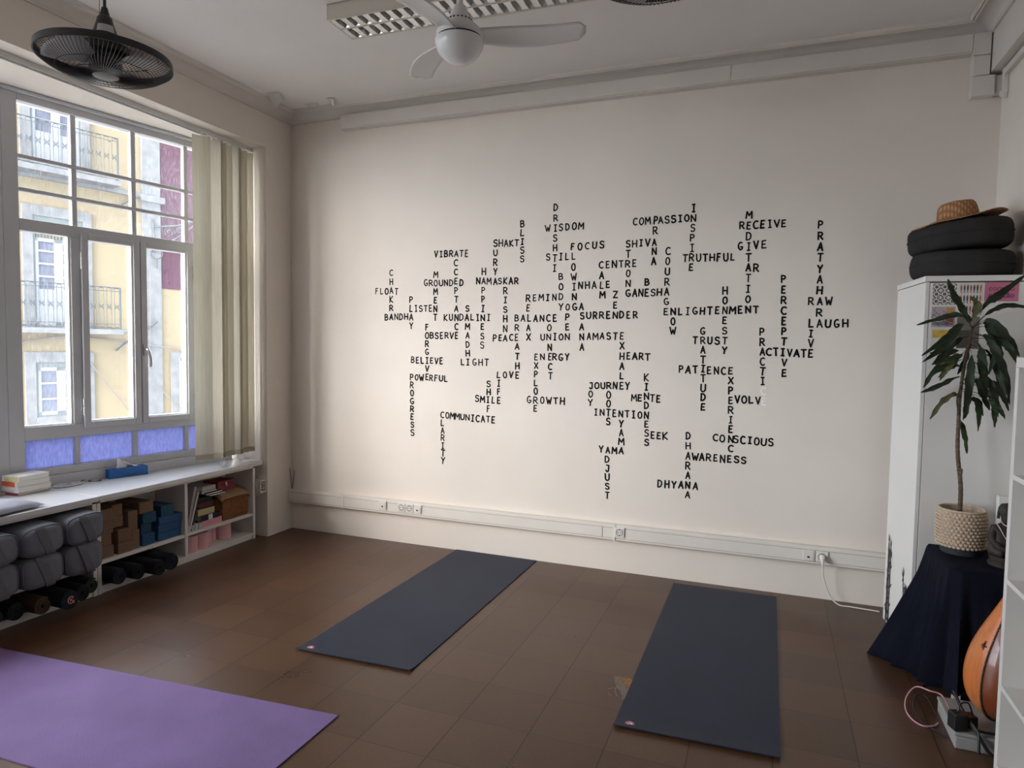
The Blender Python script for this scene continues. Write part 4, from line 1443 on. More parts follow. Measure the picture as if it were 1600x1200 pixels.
# ---------------------------------------------------------------- lower cable trunking along the word wall
tk = thing('cable_trunking', 'long white cable trunking low along the word wall', 'cable duct', (2.2, 0, .235))
MB().box(.002, 4.90, -.050, -.0005, .235, .345).build('duct_base', PVC, tk, bevel=.004)
for x0, x1 in ((.02, .55), (.557, 2.72), (2.727, 2.80), (2.81, 4.89)):
    MB().box(x0, x1, -.0535, -.0505, .252, .322).build('cover_strip', PVC, tk, bevel=.001)
m = MB()
for z in (.2508, .3228):
    m.box(.02, 4.89, -.0512, -.0502, z - .0009, z + .0009)
m.build('cover_seam', M('seam_shadow', (0.16, 0.14, 0.12, 1), .8), tk)
MB().box(.548, .560, -.056, -.0505, .233, .347).build('joint_clip', PVC2, tk)
MB().box(2.795, 2.812, -.056, -.0505, .233, .347).build('joint_clip', PVC2, tk)


def outlet(x, z, kind, label):
    o = thing('wall_socket', label, 'socket', (x, -.0535, z), 0, 'outlets on the cable trunking')
    MB().box(x - .034, x + .034, -.0625, -.0545, z - .034, z + .034).build('face_plate', PVC2, o, bevel=.003)
    if kind == 'schuko':
        MB().lathe([(.024, 0), (.0215, 0), (.0195, .012), (0, .012)], c=(x, -.0640, z), n=28, mat=Matrix.Rotation(-PI / 2, 4, 'X')).build('socket_well', PVC, o, smooth=40)
        h = MB()
        for s_ in (-.0095, .0095):
            h.tube([(x + s_, -.0660, z), (x + s_, -.0632, z)], .003, 8)
        h.box(x - .002, x + .002, -.0660, -.0635, z + .015, z + .020)
        h.box(x - .002, x + .002, -.0660, -.0635, z - .020, z - .015)
        h.build('pin_holes', DARK, o)
        rg = MB().tube([(x + .0225 * math.cos(t), -.0638, z + .0225 * math.sin(t)) for t in [2 * PI * i / 28 for i in range(28)]], .0016, 6, closed=True)
        rg.build('well_rim', M('socket_rim', sr(120, 116, 110), .5), o, smooth=60)
    else:
        MB().box(x - .026, x + .026, -.0650, -.0626, z - .026, z + .026).build('insert', PVC, o, bevel=.002)
        MB().box(x - .007, x + .007, -.0665, -.0651, z - .014, z - .003).build('data_port', DARK, o)
    return o


outlet(.935, .300, 'data', 'white data outlet, leftmost on the trunking')
outlet(1.106, .300, 'schuko', 'white mains socket, left of the pair on the trunking')
outlet(1.178, .300, 'schuko', 'white mains socket, right of the pair on the trunking')
outlet(1.250, .300, 'data', 'crooked data outlet beside the socket pair').rotation_euler = (0, .05, 0)
outlet(2.844, .298, 'schuko', 'single white mains socket in the middle of the trunking')
outlet(4.052, .288, 'data', 'white data outlet beside the plugged-in socket')
outlet(4.131, .288, 'schuko', 'white mains socket with a plug in it near the cabinet')
pc = thing('extension_lead', 'white power lead plugged in and running down behind the cabinet', 'lead', (4.131, -.066, .288))
m = MB()
m.tube([(4.131, -.0635, .288), (4.131, -.085, .286), (4.131, -.100, .276)], .017, 14, rs=[.0175, .0175, .012])
m.tube([(4.131, -.098, .279), (4.131, -.104, .262), (4.132, -.104, .244)], .0085, 10, rs=[.011, .008, .005])
m.build('plug', PVC2, pc, smooth=50)
MB().tube(bez([(4.132, -.104, .248), (4.136, -.095, .19), (4.158, -.075, .11), (4.19, -.07, .04), (4.235, -.085, .006), (4.30, -.09, .005), (4.455, -.105, .005)], 10), .0042, 8).build('cable', PVC2, pc, smooth=60)

# two thin sticks on the trunking in the corner
STK = M('dark_incense', sr(46, 36, 40), .8)
tag(MB().tube([(.020, -.024, .345), (-.0 + .003, -.03, .520)], .0022, 6).build('incense_stick', STK, loc=(.02, -.024, .345)), 'dark incense stick leaning left in the corner on the trunking', 'incense stick', 'incense sticks in the corner')
tag(MB().tube([(.024, -.024, .345), (.045, -.02, .500)], .0022, 6).build('incense_stick', STK, loc=(.024, -.024, .345)), 'dark incense stick leaning right in the corner on the trunking', 'incense stick', 'incense sticks in the corner')

# stub of duct on the column beside the bookcase
st = thing('duct_stub', 'short open end of white cable duct on the window column', 'cable duct', (-.06, -.335, .36))
m = MB()
m.box(-.115, -.010, -.368, -.362, .372, .470)
m.box(-.115, -.010, -.362, -.301, .464, .470)
m.box(-.115, -.010, -.362, -.301, .372, .378)
m.box(-.115, -.010, -.306, -.301, .378, .464)
m.build('duct_base', PVC, st)
m = MB()
for k in range(5):
    m.box(-.030, -.016, -.362, -.306, .386 + k * .016, .390 + k * .016)
m.build('inner_ribs', PVC, st)
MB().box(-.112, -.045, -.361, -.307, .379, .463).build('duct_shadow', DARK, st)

# ---------------------------------------------------------------- upper trunking
ut = thing('cable_duct', 'wide white cable duct under the cornice, dropping at its right end', 'cable duct', (2.7, 0, 3.29))
XS = (.535, 3.49, 4.73)
for x0, x1 in ((.535, 3.4895), (3.4905, 4.800)):
    MB().box(x0, x1, -.065, -.0005, 3.292, 3.392).build('duct_cover', TRIM, ut, bevel=.004)
MB().box(.535, 4.80, -.058, -.0005, 3.284, 3.291).build('duct_lip', TRIM, ut)
MB().box(4.802, 4.888, -.067, -.0005, 3.268, 3.392).build('corner_piece', TRIM, ut, bevel=.004)
MB().box(4.802, 4.888, -.064, -.0005, 3.155, 3.266).build('drop_cover', TRIM, ut, bevel=.004)
MB().box(4.802, 4.915, -.064, -.0005, 3.040, 3.153).build('drop_cover', TRIM, ut, bevel=.004)
MB().box(4.918, 4.962, -.050, -.0005, 3.050, 3.150).build('end_cap', TRIM, ut, bevel=.003)
wd = thing('wall_duct', 'thin white mini duct on the right wall under the beam', 'cable duct', (4.95, -.1, 3.03))
MB().box(4.940, 4.964, -.120, -.085, 3.03, 3.165).build('vertical_duct', TRIM, wd, bevel=.002)
MB().box(4.940, 4.964, -3.2, -.122, 3.125, 3.160).build('horizontal_duct', TRIM, wd, bevel=.002)
MB().obox((4.952, -.075, 3.035), (.022, .09, .03), (.5, 0, 0)).build('elbow', TRIM, wd, bevel=.002)

# ---------------------------------------------------------------- fluorescent fixture
MIRR = M('bright_louvre', (0.72, 0.72, 0.72, 1), .25, .5, metal=.85)
FIXM = M('cream_enamel', (0.62, 0.58, 0.50, 1), .45, .4)
fx = thing('ceiling_light', 'long unlit fluorescent ceiling fixture with a mirrored louvre grid', 'ceiling light', (2.15, -1.305, 3.46), math.radians(1.0))


def fl(mb, x0, x1, y0, y1, z0, z1):
    return mb.box(x0, x1, y0, y1, z0, z1)


m = MB()
L0, L1, W0, W1 = -.73, .73, -.127, .127
fl(m, L0, L1, W0, W0 + .004, -.085, -.001)
fl(m, L0, L1, W1 - .004, W1, -.085, -.001)
fl(m, L0, L0 + .004, W0, W1, -.085, -.001)
fl(m, L1 - .004, L1, W0, W1, -.085, -.001)
fl(m, L0, L1, W0, W1, -.006, -.001)
fl(m, L0, L1, -.005, .005, -.085, -.010)
fl(m, L0, L1, W0, W0 + .012, -.087, -.083)
fl(m, L0, L1, W1 - .012, W1, -.087, -.083)
m.build('housing', FIXM, fx, local=True)
m = MB()
ncell = 20
for s_ in (-1, 1):
    ya, yb = (W0 + .006, -.007) if s_ < 0 else (.007, W1 - .006)
    for k in range(ncell + 1):
        x = L0 + .02 + (L1 - L0 - .04) * k / ncell
        vs = [(x - .014, ya, -.082), (x + .014, ya, -.082), (x, ya, -.040), (x - .014, yb, -.082), (x + .014, yb, -.082), (x, yb, -.040)]
        ym = (ya + yb) / 2
        # bow-tie blade: wide at both sides, thin in the middle
        for yy0, w0, yy1, w1 in ((ya, .020, ym, .016), (ym, .016, yb, .020)):
            vs = [(x - w0, yy0, -.083), (x + w0, yy0, -.083), (x, yy0, -.038), (x - w1, yy1, -.083), (x + w1, yy1, -.083), (x, yy1, -.042)]
            m.add(vs, [(0, 2, 1), (3, 4, 5), (0, 1, 4, 3), (1, 2, 5, 4), (2, 0, 3, 5)])
    rows = []
    for i in range(7):
        t = i / 6
        rows.append([(L0 + .006, ya + (yb - ya) * t, -.012 - .07 * abs(2 * t - 1) ** 2.2), (L1 - .006, ya + (yb - ya) * t, -.012 - .07 * abs(2 * t - 1) ** 2.2)])
    m.grid(rows)
m.build('louvre_grid', MIRR, fx, local=True)
TUBE = M('unlit_tube', (0.75, 0.75, 0.73, 1), .3)
for y in (-.062, .062):
    MB().tube([(L0 + .03, y, -.03), (L1 - .03, y, -.03)], .008, 12).build('lamp_tube', TUBE, fx, local=True, smooth=60)

# ---------------------------------------------------------------- white ceiling fan
FANW = M('white_fan_plastic', (0.66, 0.645, 0.63, 1), .4, .45)
GLOBE = M('opal_globe', (0.70, 0.69, 0.68, 1), .18, .5)
fc = Vector((2.325, -1.625, 3.045))
cf = thing('ceiling_fan', 'white three-bladed ceiling fan with a round opal globe', 'ceiling fan', tuple(fc))
MB().lathe([(0, .405), (.075, .405), (.075, .385), (.05, .345), (.018, .335), (.018, .335)], c=fc, n=36).build('canopy', FANW, cf, smooth=40)
MB().tube([fc + Vector((0, 0, .15)), fc + Vector((0, 0, .345))], .016, 16).build('down_rod', FANW, cf, smooth=40)
MB().lathe([(0, .175), (.030, .172), (.040, .150), (.056, .105), (.085, .078), (.105, .060), (.112, .045), (.112, .030), (.106, .022), (0, .022)], c=fc, n=44).build('motor_housing', FANW, cf, smooth=50)
v = MB()
for k in range(20):
    a = 2 * PI * k / 20
    v.obox(fc + Vector((.062 * math.cos(a), .062 * math.sin(a), .100)), (.004, .010, .008), (0, 0, a))
v.build('cooling_vents', DARK, cf)
MB().lathe([(0, .024), (.108, .024), (.108, .014), (0, .014)], c=fc, n=44).build('shadow_ring', DARK, cf)
MB().lathe([(.118 * math.cos(t), .012 - .112 * math.sin(t)) for t in [PI / 2 * i / 14 for i in range(15)]], c=fc, n=44).build('globe', GLOBE, cf, smooth=60)
for ang in (16, 137, 256):
    a = math.radians(ang)
    rows = []
    for i in range(19):
        t = i / 18
        r = .055 + .555 * t
        half = .044 + .038 * math.sin(min(1, t * 1.6) * PI / 2) - .022 * max(0, t - .35) ** 1.0
        if t > .93:
            half *= math.sqrt(max(.12, 1 - ((t - .93) / .075) ** 2))
        sweep = .045 * math.sin(PI * t * .9) - .02 * t
        pitch = math.radians(16 - 9 * t)
        row = []
        for j in range(9):
            s_ = -1 + 2 * j / 8
            u = s_ * half
            camber = .008 * (1 - s_ * s_)
            x, y, z = r, sweep + u * math.cos(pitch), .034 - u * math.sin(pitch) + camber + .010 * t
            row.append(fc + Vector((x * math.cos(a) - y * math.sin(a), x * math.sin(a) + y * math.cos(a), z)))
        rows.append(row)
    MB().grid(rows).build('blade', FANW, cf, smooth=60, solid=.007)

# ---------------------------------------------------------------- black caged pendant fans
GRILL = M('black_fan_wire', (0.012, 0.012, 0.013, 1), .4, .5)
FBL = M('pale_fan_blade', (0.42, 0.41, 0.42, 1), .4, .4)
BADGE = M('grey_badge', (0.20, 0.19, 0.20, 1), .5)
SILV = M('silver_label', (0.42, 0.42, 0.42, 1), .5)
FR_ = .238
f1 = thing('pendant_fan', 'black caged fan hanging near the window', 'fan', (1.235, -2.645, 2.705))
O = Vector((1.235, -2.645, 2.705))


def gprof(t):        # lower guard, t from hub to rim
    return (.045 + (FR_ - .045) * t, -.058 + .050 * t ** 3.2)


def tprof(t):
    return (.075 + (FR_ - .075) * t, .060 - .052 * t ** 2.6)


m = MB()
for k in range(96):
    a = 2 * PI * k / 96
    pts = []
    for i in range(8):
        r, z = gprof(i / 7)
        pts.append(O + Vector((r * math.cos(a + .16 * i / 7), r * math.sin(a + .16 * i / 7), z)))
    pts.append(O + Vector(((FR_ + .006) * math.cos(a + .165), (FR_ + .006) * math.sin(a + .165), .004)))
    m.tube(pts, .0013, 4, caps=False)
for t in (.0, .33, .66):
    r, z = gprof(t)
    m.tube([O + Vector((r * math.cos(a), r * math.sin(a), z + .002)) for a in [2 * PI * i / 64 for i in range(64)]], .0016, 5, closed=True)
m.build('lower_guard', GRILL, f1)
m = MB()
for k in range(72):
    a = 2 * PI * k / 72
    pts = []
    for i in range(6):
        r, z = tprof(i / 5)
        pts.append(O + Vector((r * math.cos(a), r * math.sin(a), z)))
    pts.append(O + Vector(((FR_ + .006) * math.cos(a), (FR_ + .006) * math.sin(a), -.004)))
    m.tube(pts, .0013, 4, caps=False)
for t in (.35, .7):
    r, z = tprof(t)
    m.tube([O + Vector((r * math.cos(a), r * math.sin(a), z - .002)) for a in [2 * PI * i / 64 for i in range(64)]], .0016, 5, closed=True)
m.build('upper_guard', GRILL, f1)
m = MB()
m.lathe([(FR_ + .003, -.003), (FR_ + .008, -.003), (FR_ + .006, .024), (FR_ - .002, .026), (FR_ + .003, -.003)], c=O, n=64)
m.build('rim_band', GRILL, f1, smooth=40)
MB().lathe([(0, -.062), (.040, -.062), (.052, -.057), (.052, -.050), (0, -.050)], c=O, n=32).build('hub_badge', BADGE, f1, smooth=40)
MB().lathe([(0, .062), (.080, .062), (.088, .058), (.088, .030), (.060, .020), (.060, -.035), (0, -.035)], c=O, n=32).build('motor', BLACK, f1, smooth=40)
for k in range(3):
    a0 = 2 * PI * k / 3 + .4
    rows = []
    for i in range(9):
        r = .062 + .155 * i / 8
        row = []
        for j in range(9):
            s_ = -1 + 2 * j / 8
            wdt = .42 + .22 * math.sin(PI * i / 8 * .8)
            a = a0 + s_ * wdt
            row.append(O + Vector((r * math.cos(a), r * math.sin(a), -.004 + .016 * s_)))
        rows.append(row)
    MB().grid(rows).build('fan_blade', FBL, f1, smooth=60, solid=.003)
m = MB()
m.lathe([(0, .180), (.017, .180), (.027, .172), (.031, .152), (.045, .110), (.056, .078), (.060, .058), (.0, .058)], c=O, n=32)
hs = m.build('housing', BLACK, f1, smooth=40)
m = MB()
m.tube([O + Vector((-.038, -.030, .100)), O + Vector((-.060, -.050, .102))], .011, 10)
m.build('knob', BLACK, hs, smooth=40)
m = MB().lathe([(.0488, .104), (.0405, .134)], c=O, n=10, a0=math.radians(-75), a1=math.radians(5))
m.build('silver_plate', SILV, hs, smooth=60)
m = MB()
m.tube([O + Vector((0, 0, .178)), O + Vector((0, 0, .212))], .017, 12, rs=[.020, .011])
m.build('cable_gland', BLACK, f1, smooth=40)
m = MB()
m.tube([O + Vector((0, 0, .208)), O + Vector((.002, 0, .45)), O + Vector((0, 0, .756))], .006, 8)
m.build('cord', BLACK, f1, smooth=60)
m = MB()
m.tube([O + Vector((-.018, -.01, .178)), O + Vector((-.012, -.004, .45)), O + Vector((-.004, 0, .756))], .0015, 5)
m.build('safety_wire', M('steel_wire', (0.25, 0.25, 0.25, 1), .4, metal=.8), f1, smooth=60)
MB().lathe([(0, .755), (.05, .755), (.05, .735), (.03, .725), (0, .725)], c=O, n=28).build('ceiling_rose', BLACK, f1, smooth=40)
f2 = copy_tree(f1)
f2.location = (3.440, -2.635, 2.705)
f2['label'] = 'black caged fan cut by the top edge of the picture'
for o in (f1, f2):
    o['group'] = 'black caged pendant fans'
# ---------------------------------------------------------------- white cabinet in the right corner
CABW = M('white_cabinet', (0.76, 0.73, 0.70, 1), .4, .4, var=.015, vscale=3)
cb = thing('tall_cabinet', 'tall white cabinet in the corner with bamboo stickers on its side', 'cabinet', (4.462, -.185, 0), math.radians(4.6))


def cl(x0, x1, y0, y1, z0, z1, nm, m, par=cb, bev=.001):
    return MB().box(x0, x1, y0, y1, z0, z1).build(nm, m, par, local=True, bevel=bev)


CWD, CDP = .440, .530
cl(0, .018, -CDP, 0, 0, 1.935, 'side_panel', CABW)
cl(CWD - .018, CWD, -CDP, 0, 0, 1.935, 'side_panel', CABW)
cl(.018, CWD - .018, -.012, 0, 0, 1.935, 'back_panel', CABW)
cl(.018, CWD - .018, -CDP, -.012, .05, .068, 'bottom_panel', CABW)
cl(.018, CWD - .018, -CDP + .02, -CDP + .036, 0, .05, 'plinth', CABW)
cl(-.004, CWD + .004, -CDP - .006, .002, 1.938, 1.966, 'top_panel', CABW)
cl(.021, CWD - .003, -CDP - .0005, -CDP + .016, .055, 1.932, 'door', CABW)
DECAL = M('black_vinyl', (0.012, 0.012, 0.013, 1), .5, .4)
# matrix: local u -> -y (towards the front), v -> z, on the left side panel
BM_ = Matrix(((0, 0, -1, -.0008), (-1, 0, 0, 0), (0, 1, 0, 0), (0, 0, 0, 1)))
br = random.Random(21)


def leaf2(mb, u, v, a, l, w):
    pts = [(0, 0), (l * .3, w / 2), (l, 0), (l * .3, -w / 2)]
    ca, sa = math.cos(a), math.sin(a)
    mb.add([BM_ @ Vector((u + x * ca - y * sa, v + x * sa + y * ca, 1.2e-5 * (len(mb.f) % 60))) for x, y in pts], [(0, 1, 2, 3)])


def bamboo(stalks, nm):
    mb = MB()
    for (u0, v0, u1, v1, w, leaves) in stalks:
        n = max(2, int((v1 - v0) / .055))
        for i in range(n):
            t0, t1 = i / n + .012, (i + 1) / n - .012
            stroke2d(mb, [(u0 + (u1 - u0) * t0, v0 + (v1 - v0) * t0), (u0 + (u1 - u0) * t1, v0 + (v1 - v0) * t1)], w * br.uniform(.85, 1.1), BM_)
            if leaves:
                for s_ in (-1, 1):
                    if br.random() < .75:
                        leaf2(mb, u0 + (u1 - u0) * t1, v0 + (v1 - v0) * t1, PI / 2 - s_ * br.uniform(.5, 1.1) + (PI if br.random() < .3 else 0), br.uniform(.035, .07), .014)
        for s_ in (-.35, 0, .3):
            leaf2(mb, u1, v1, PI / 2 + s_, .06, .012)
    o = mb.build(nm, DECAL, cb, local=True)
    o['label'] = 'black bamboo sticker'


bamboo([(.060, .004, .070, .47, .027, True), (.118, .004, .112, .45, .023, True), (.088, .02, .082, .40, .014, True)], 'bamboo_sticker')
bamboo([(.42, .02, .385, .37, .018, True), (.46, .02, .43, .30, .016, True)], 'bamboo_sticker')

# cards stuck on the cabinet door
CB_R = Matrix.Rotation(math.radians(4.6), 4, 'Z')
CB_M = Matrix.Translation((4.462, -.185, 0)) @ CB_R


def tile_card_material():
    m = bpy.data.materials.new('black_tile_pattern')
    m.use_nodes = True
    nt = m.node_tree
    L = nt.links.new
    b = nt.nodes['Principled BSDF']
    b.inputs['Roughness'].default_value = .5
    tc = nt.nodes.new('ShaderNodeTexCoord')
    sp = nt.nodes.new('ShaderNodeSeparateXYZ')
    L(tc.outputs['Object'], sp.inputs[0])

    def mt(op, a, bb=None):
        n = nt.nodes.new('ShaderNodeMath')
        n.operation = op
        for i, q in enumerate((a, bb)):
            if q is None:
                continue
            if isinstance(q, (int, float)):
                n.inputs[i].default_value = q
            else:
                L(q, n.inputs[i])
        return n.outputs[0]
    kx = 2 * PI / .036
    x, z = mt('MULTIPLY', sp.outputs[0], kx), mt('MULTIPLY', sp.outputs[2], kx)
    cx, cz = mt('COSINE', x), mt('COSINE', z)
    a = mt('MULTIPLY', mt('ADD', cx, cz), 2.6)
    c = mt('SINE', mt('ADD', a, mt('MULTIPLY', mt('MULTIPLY', mt('COSINE', mt('MULTIPLY', x, 2.0)), mt('COSINE', mt('MULTIPLY', z, 2.0))), 1.6)))
    g = mt('GREATER_THAN', c, .15)
    mx = nt.nodes.new('ShaderNodeMix')
    mx.data_type = 'RGBA'
    mx.inputs['A'].default_value = sr(30, 28, 32)
    mx.inputs['B'].default_value = sr(206, 200, 196)
    L(g, mx.inputs['Factor'])
    L(mx.outputs['Result'], b.inputs['Base Color'])
    return m


CARDW = M('white_card', sr(214, 208, 202), .6)


def card(x0, x1, z0, z1, m, label, tilt=0.0):
    """thin card stuck on the door: object origin at its centre, local x right, z up"""
    y = -CDP - .0012
    c = CB_M @ Vector(((x0 + x1) / 2, y, (z0 + z1) / 2))
    w, h = (x1 - x0) / 2, (z1 - z0) / 2
    o = MB().box(-w, w, -.0005, .0005, -h, h).build('postcard', m, local=True)
    o.location = c
    o.rotation_euler = (0, tilt, math.radians(4.6))
    return tag(o, label, 'postcard', 'postcards on the cabinet door')


def onto(o, mb, nm, m):
    return mb.build(nm, m, o, local=True)


FM_ = Matrix(((1, 0, 0, 0), (0, 0, 1, -.0009), (0, 1, 0, 0), (0, 0, 0, 1)))
c1 = card(.030, .140, 1.820, 1.938 - .008, CARDW, 'postcard with a black and white tile pattern, top left on the cabinet door')
onto(c1, MB().box(-.052, .052, -.0009, -.0005, -.052, .052), 'tile_print', tile_card_material())
c2 = card(.148, .250, 1.770, 1.930, CARDW, 'postcard with three rows of coloured fish on the cabinet door')
fcols = [(170, 92, 84), (44, 66, 62), (168, 66, 58), (58, 84, 78), (186, 110, 60), (88, 40, 52), (52, 66, 72)]
mats_ = [M('fish_print', sr(*c_), .6) for c_ in fcols]
for ci in range(7):
    mb = MB()
    for rr_ in range(3):
        u = -.042 + ci * .014
        v = .052 - rr_ * .052
        pts = [(u, v + .021), (u + .0028, v + .014), (u + .0042, v + .004), (u + .003, v - .008), (u + .0012, v - .014), (u + .0034, v - .021),
               (u - .0034, v - .021), (u - .0012, v - .014), (u - .003, v - .008), (u - .0042, v + .004), (u - .0028, v + .014)]
        mb.add([FM_ @ Vector((p, q, 0)) for p, q in pts], [tuple(range(len(pts)))])
    onto(c2, mb, 'fish_print', mats_[(ci * 3) % 7])
c3 = card(.258, .402, 1.838, 1.938 - .006, M('pink_card', sr(196, 112, 138), .6), 'pink postcard with two lines of purple lettering on the cabinet door', .01)


def text_mesh(body, size):
    cu = bpy.data.curves.new('lettering', 'FONT')
    cu.body = body
    cu.size = size
    cu.align_x = 'CENTER'
    cu.offset = size * .022
    t = bpy.data.objects.new('lettering', cu)
    COL.objects.link(t)
    dg = bpy.context.evaluated_depsgraph_get()
    me = t.evaluated_get(dg).to_mesh()
    vs = [v.co.copy() for v in me.vertices]
    fs = [tuple(p.vertices) for p in me.polygons]
    t.evaluated_get(dg).to_mesh_clear()
    bpy.data.objects.remove(t)
    bpy.data.curves.remove(cu)
    return vs, fs


for v0, m_, nm in ((.006, M('pale_print', sr(120, 74, 96), .6), 'lettering'), (-.028, M('purple_print', sr(96, 34, 84), .6), 'lettering')):
    vs, fs = text_mesh('cora\u00e7\u00e3o', .034)
    onto(c3, MB().add([FM_ @ Vector((v.x, v.y + v0, 0)) for v in vs], fs), nm, m_)
c4 = card(.032, .136, 1.710, 1.812, M('lilac_card', sr(178, 164, 170), .6), 'postcard with a line drawing in grey, orange and red under the tile card')
mb = MB()
cr_ = random.Random(9)
for k in range(9):
    u0, v0 = cr_.uniform(-.04, .03), cr_.uniform(-.035, .035)
    stroke2d(mb, [(u0 + .012 * math.sin(i * .8 + k), v0 - .02 + .006 * i) for i in range(8) if abs(v0 - .02 + .006 * i) < .046], .0018, FM_, side=-1)
for k in range(5):
    stroke2d(mb, [(-.045 + .009 * i, -.040 + .004 * math.sin(i * 1.4 + k * 2) + .003 * k) for i in range(11)], .0014, FM_, side=-1)
onto(c4, mb, 'line_drawing', M('drawing_ink', sr(52, 50, 60), .6))
FM2 = Matrix(((1, 0, 0, 0), (0, 0, 1, -.0007), (0, 1, 0, 0), (0, 0, 0, 1)))
onto(c4, MB().add([FM2 @ Vector((p, q, 0)) for p, q in [(.012, .045), (.046, .045), (.046, .02), (.020, .0)]], [(0, 1, 2, 3)]), 'orange_print', M('ochre_print', sr(190, 140, 74), .6))
onto(c4, MB().add([FM2 @ Vector((p, q, 0)) for p, q in [(.010, -.006), (.046, .012), (.046, -.026), (.014, -.022)]], [(0, 1, 2, 3)]), 'red_print', M('brick_print', sr(150, 78, 66), .6))
c5 = card(.034, .134, 1.578, 1.702, CARDW, 'postcard with yellow above blue-green watercolour patches, lowest left on the door')
onto(c5, MB().add([FM2 @ Vector((p, q, 0)) for p, q in [(-.044, .055), (.044, .055), (.044, .012), (.02, .018), (-.044, .016)]], [(0, 1, 2, 3, 4)]), 'yellow_print', M('yellow_wash', sr(206, 170, 70), .6, var=.2, vscale=30))
onto(c5, MB().add([FM2 @ Vector((p, q, 0)) for p, q in [(-.01, -.045), (.04, -.05), (.044, .002), (.015, .008), (-.005, -.01)]], [(0, 1, 2, 3, 4)]), 'blue_print', M('teal_wash', sr(92, 140, 146), .6, var=.3, vscale=30))
c6 = card(.146, .244, 1.604, 1.762, M('grey_photo', sr(128, 118, 110), .5), 'grey and brown photograph card under the fish postcard')
onto(c6, MB().add([FM2 @ Vector((p, q, 0)) for p, q in [(-.047, -.075), (.010, -.075), (.010, .012), (-.047, .012)]], [(0, 1, 2, 3)]), 'dark_print', M('brown_photo', sr(76, 66, 60), .5, var=.3, vscale=60, stretch=(3, 1, .3)))
onto(c6, MB().add([FM2 @ Vector((p, q, 0)) for p, q in [(.014, -.070), (.047, -.070), (.047, .02), (.014, .02)]], [(0, 1, 2, 3)]), 'mid_print', M('mid_photo', sr(98, 90, 84), .5))

# ---------------------------------------------------------------- cushions and hat on the cabinet
CHAR = M('charcoal_cotton', (0.037, 0.034, 0.033, 1), .95, .1, var=.12, vscale=16, bump=.35, bscale=26)


def round_cushion(c, r, h, tilt, label, seed):
    rr = random.Random(seed)
    R = Matrix.Rotation(tilt[0], 3, 'X') @ Matrix.Rotation(tilt[1], 3, 'Y')
    pr = [(0.0, 0), (.55, .0), (.86, .02), (.955, .12), (.99, .28), (1.0, .48), (.985, .52), (1.0, .56), (.99, .74), (.95, .90), (.86, .98), (.55, 1.02), (0, 1.0)]
    rows = []
    p1, p2 = rr.uniform(0, 6), rr.uniform(0, 6)
    for s_, z in pr:
        row = []
        for k in range(56):
            a = 2 * PI * k / 56
            w = 1 + .012 * math.sin(3 * a + p1) + .010 * math.sin(7 * a + p2) + (.010 * math.sin(11 * a + p1 * 3 + 9 * z) if s_ > .9 else 0)
            row.append(Vector(c) + R @ Vector((r * s_ * w * math.cos(a), r * s_ * w * math.sin(a), h * z + .004 * math.sin(2 * a + p2 + 3 * z) * (0 if z < .15 else 1))))
        rows.append(row)
    o = MB().grid(rows, closed_u=True).build('floor_cushion', CHAR, loc=c, smooth=180, fix=True)
    sb_ = o.modifiers.new('sub', 'SUBSURF')
    sb_.levels = 2
    sb_.render_levels = 2
    tag(o, label, 'cushion', 'charcoal floor cushions on the cabinet')
    pts = []
    for k in range(56):
        a = 2 * PI * k / 56
        w = 1 + .012 * math.sin(3 * a + p1) + .010 * math.sin(7 * a + p2)
        pts.append(Vector(c) + R @ Vector((r * .992 * w * math.cos(a), r * .992 * w * math.sin(a), h * .52 + .004 * math.sin(2 * a + p2 + 1.5))))
    MB().tube(pts, .004, 6, closed=True).build('piping', CHAR, o, smooth=60)
    return o


round_cushion((4.712, -.440, 1.9665), .236, .145, (0, 0), 'charcoal round floor cushion directly on top of the cabinet', 1)
round_cushion((4.708, -.440, 2.112), .238, .150, (-.03, -.085), 'charcoal round floor cushion with the straw hat on it', 2)
STRAW = M('straw', sr(176, 132, 94), .8, .2, var=.22, vscale=55, bump=.5, bscale=70)
_nt = STRAW.node_tree
_tc = _nt.nodes.new('ShaderNodeTexCoord')
_acc = None
for _d in ('DIAGONAL', 'X'):
    _w = _nt.nodes.new('ShaderNodeTexWave')
    _w.bands_direction = _d
    _w.inputs['Scale'].default_value = 14 if _d == 'DIAGONAL' else 22
    _w.inputs['Distortion'].default_value = 1.0
    _nt.links.new(_tc.outputs['Object'], _w.inputs['Vector'])
    if _acc is None:
        _acc = _w.outputs['Fac']
    else:
        _m = _nt.nodes.new('ShaderNodeMath')
        _m.operation = 'MULTIPLY'
        _nt.links.new(_acc, _m.inputs[0])
        _nt.links.new(_w.outputs['Fac'], _m.inputs[1])
        _acc = _m.outputs[0]
_mx = _nt.nodes.new('ShaderNodeMix')
_mx.data_type = 'RGBA'
_mx.inputs['A'].default_value = sr(152, 106, 72)
_mx.inputs['B'].default_value = sr(196, 156, 116)
_nt.links.new(_acc, _mx.inputs['Factor'])
_nt.links.new(_mx.outputs['Result'], _nt.nodes['Principled BSDF'].inputs['Base Color'])
ht = thing('straw_hat', 'brown straw hat with a curled brim on the upper cushion', 'hat', (4.690, -.450, 2.272))
HR = Matrix.Rotation(-.12, 3, 'Y') @ Matrix.Rotation(-.03, 3, 'X')
HC = Vector((4.686, -.455, 2.276))


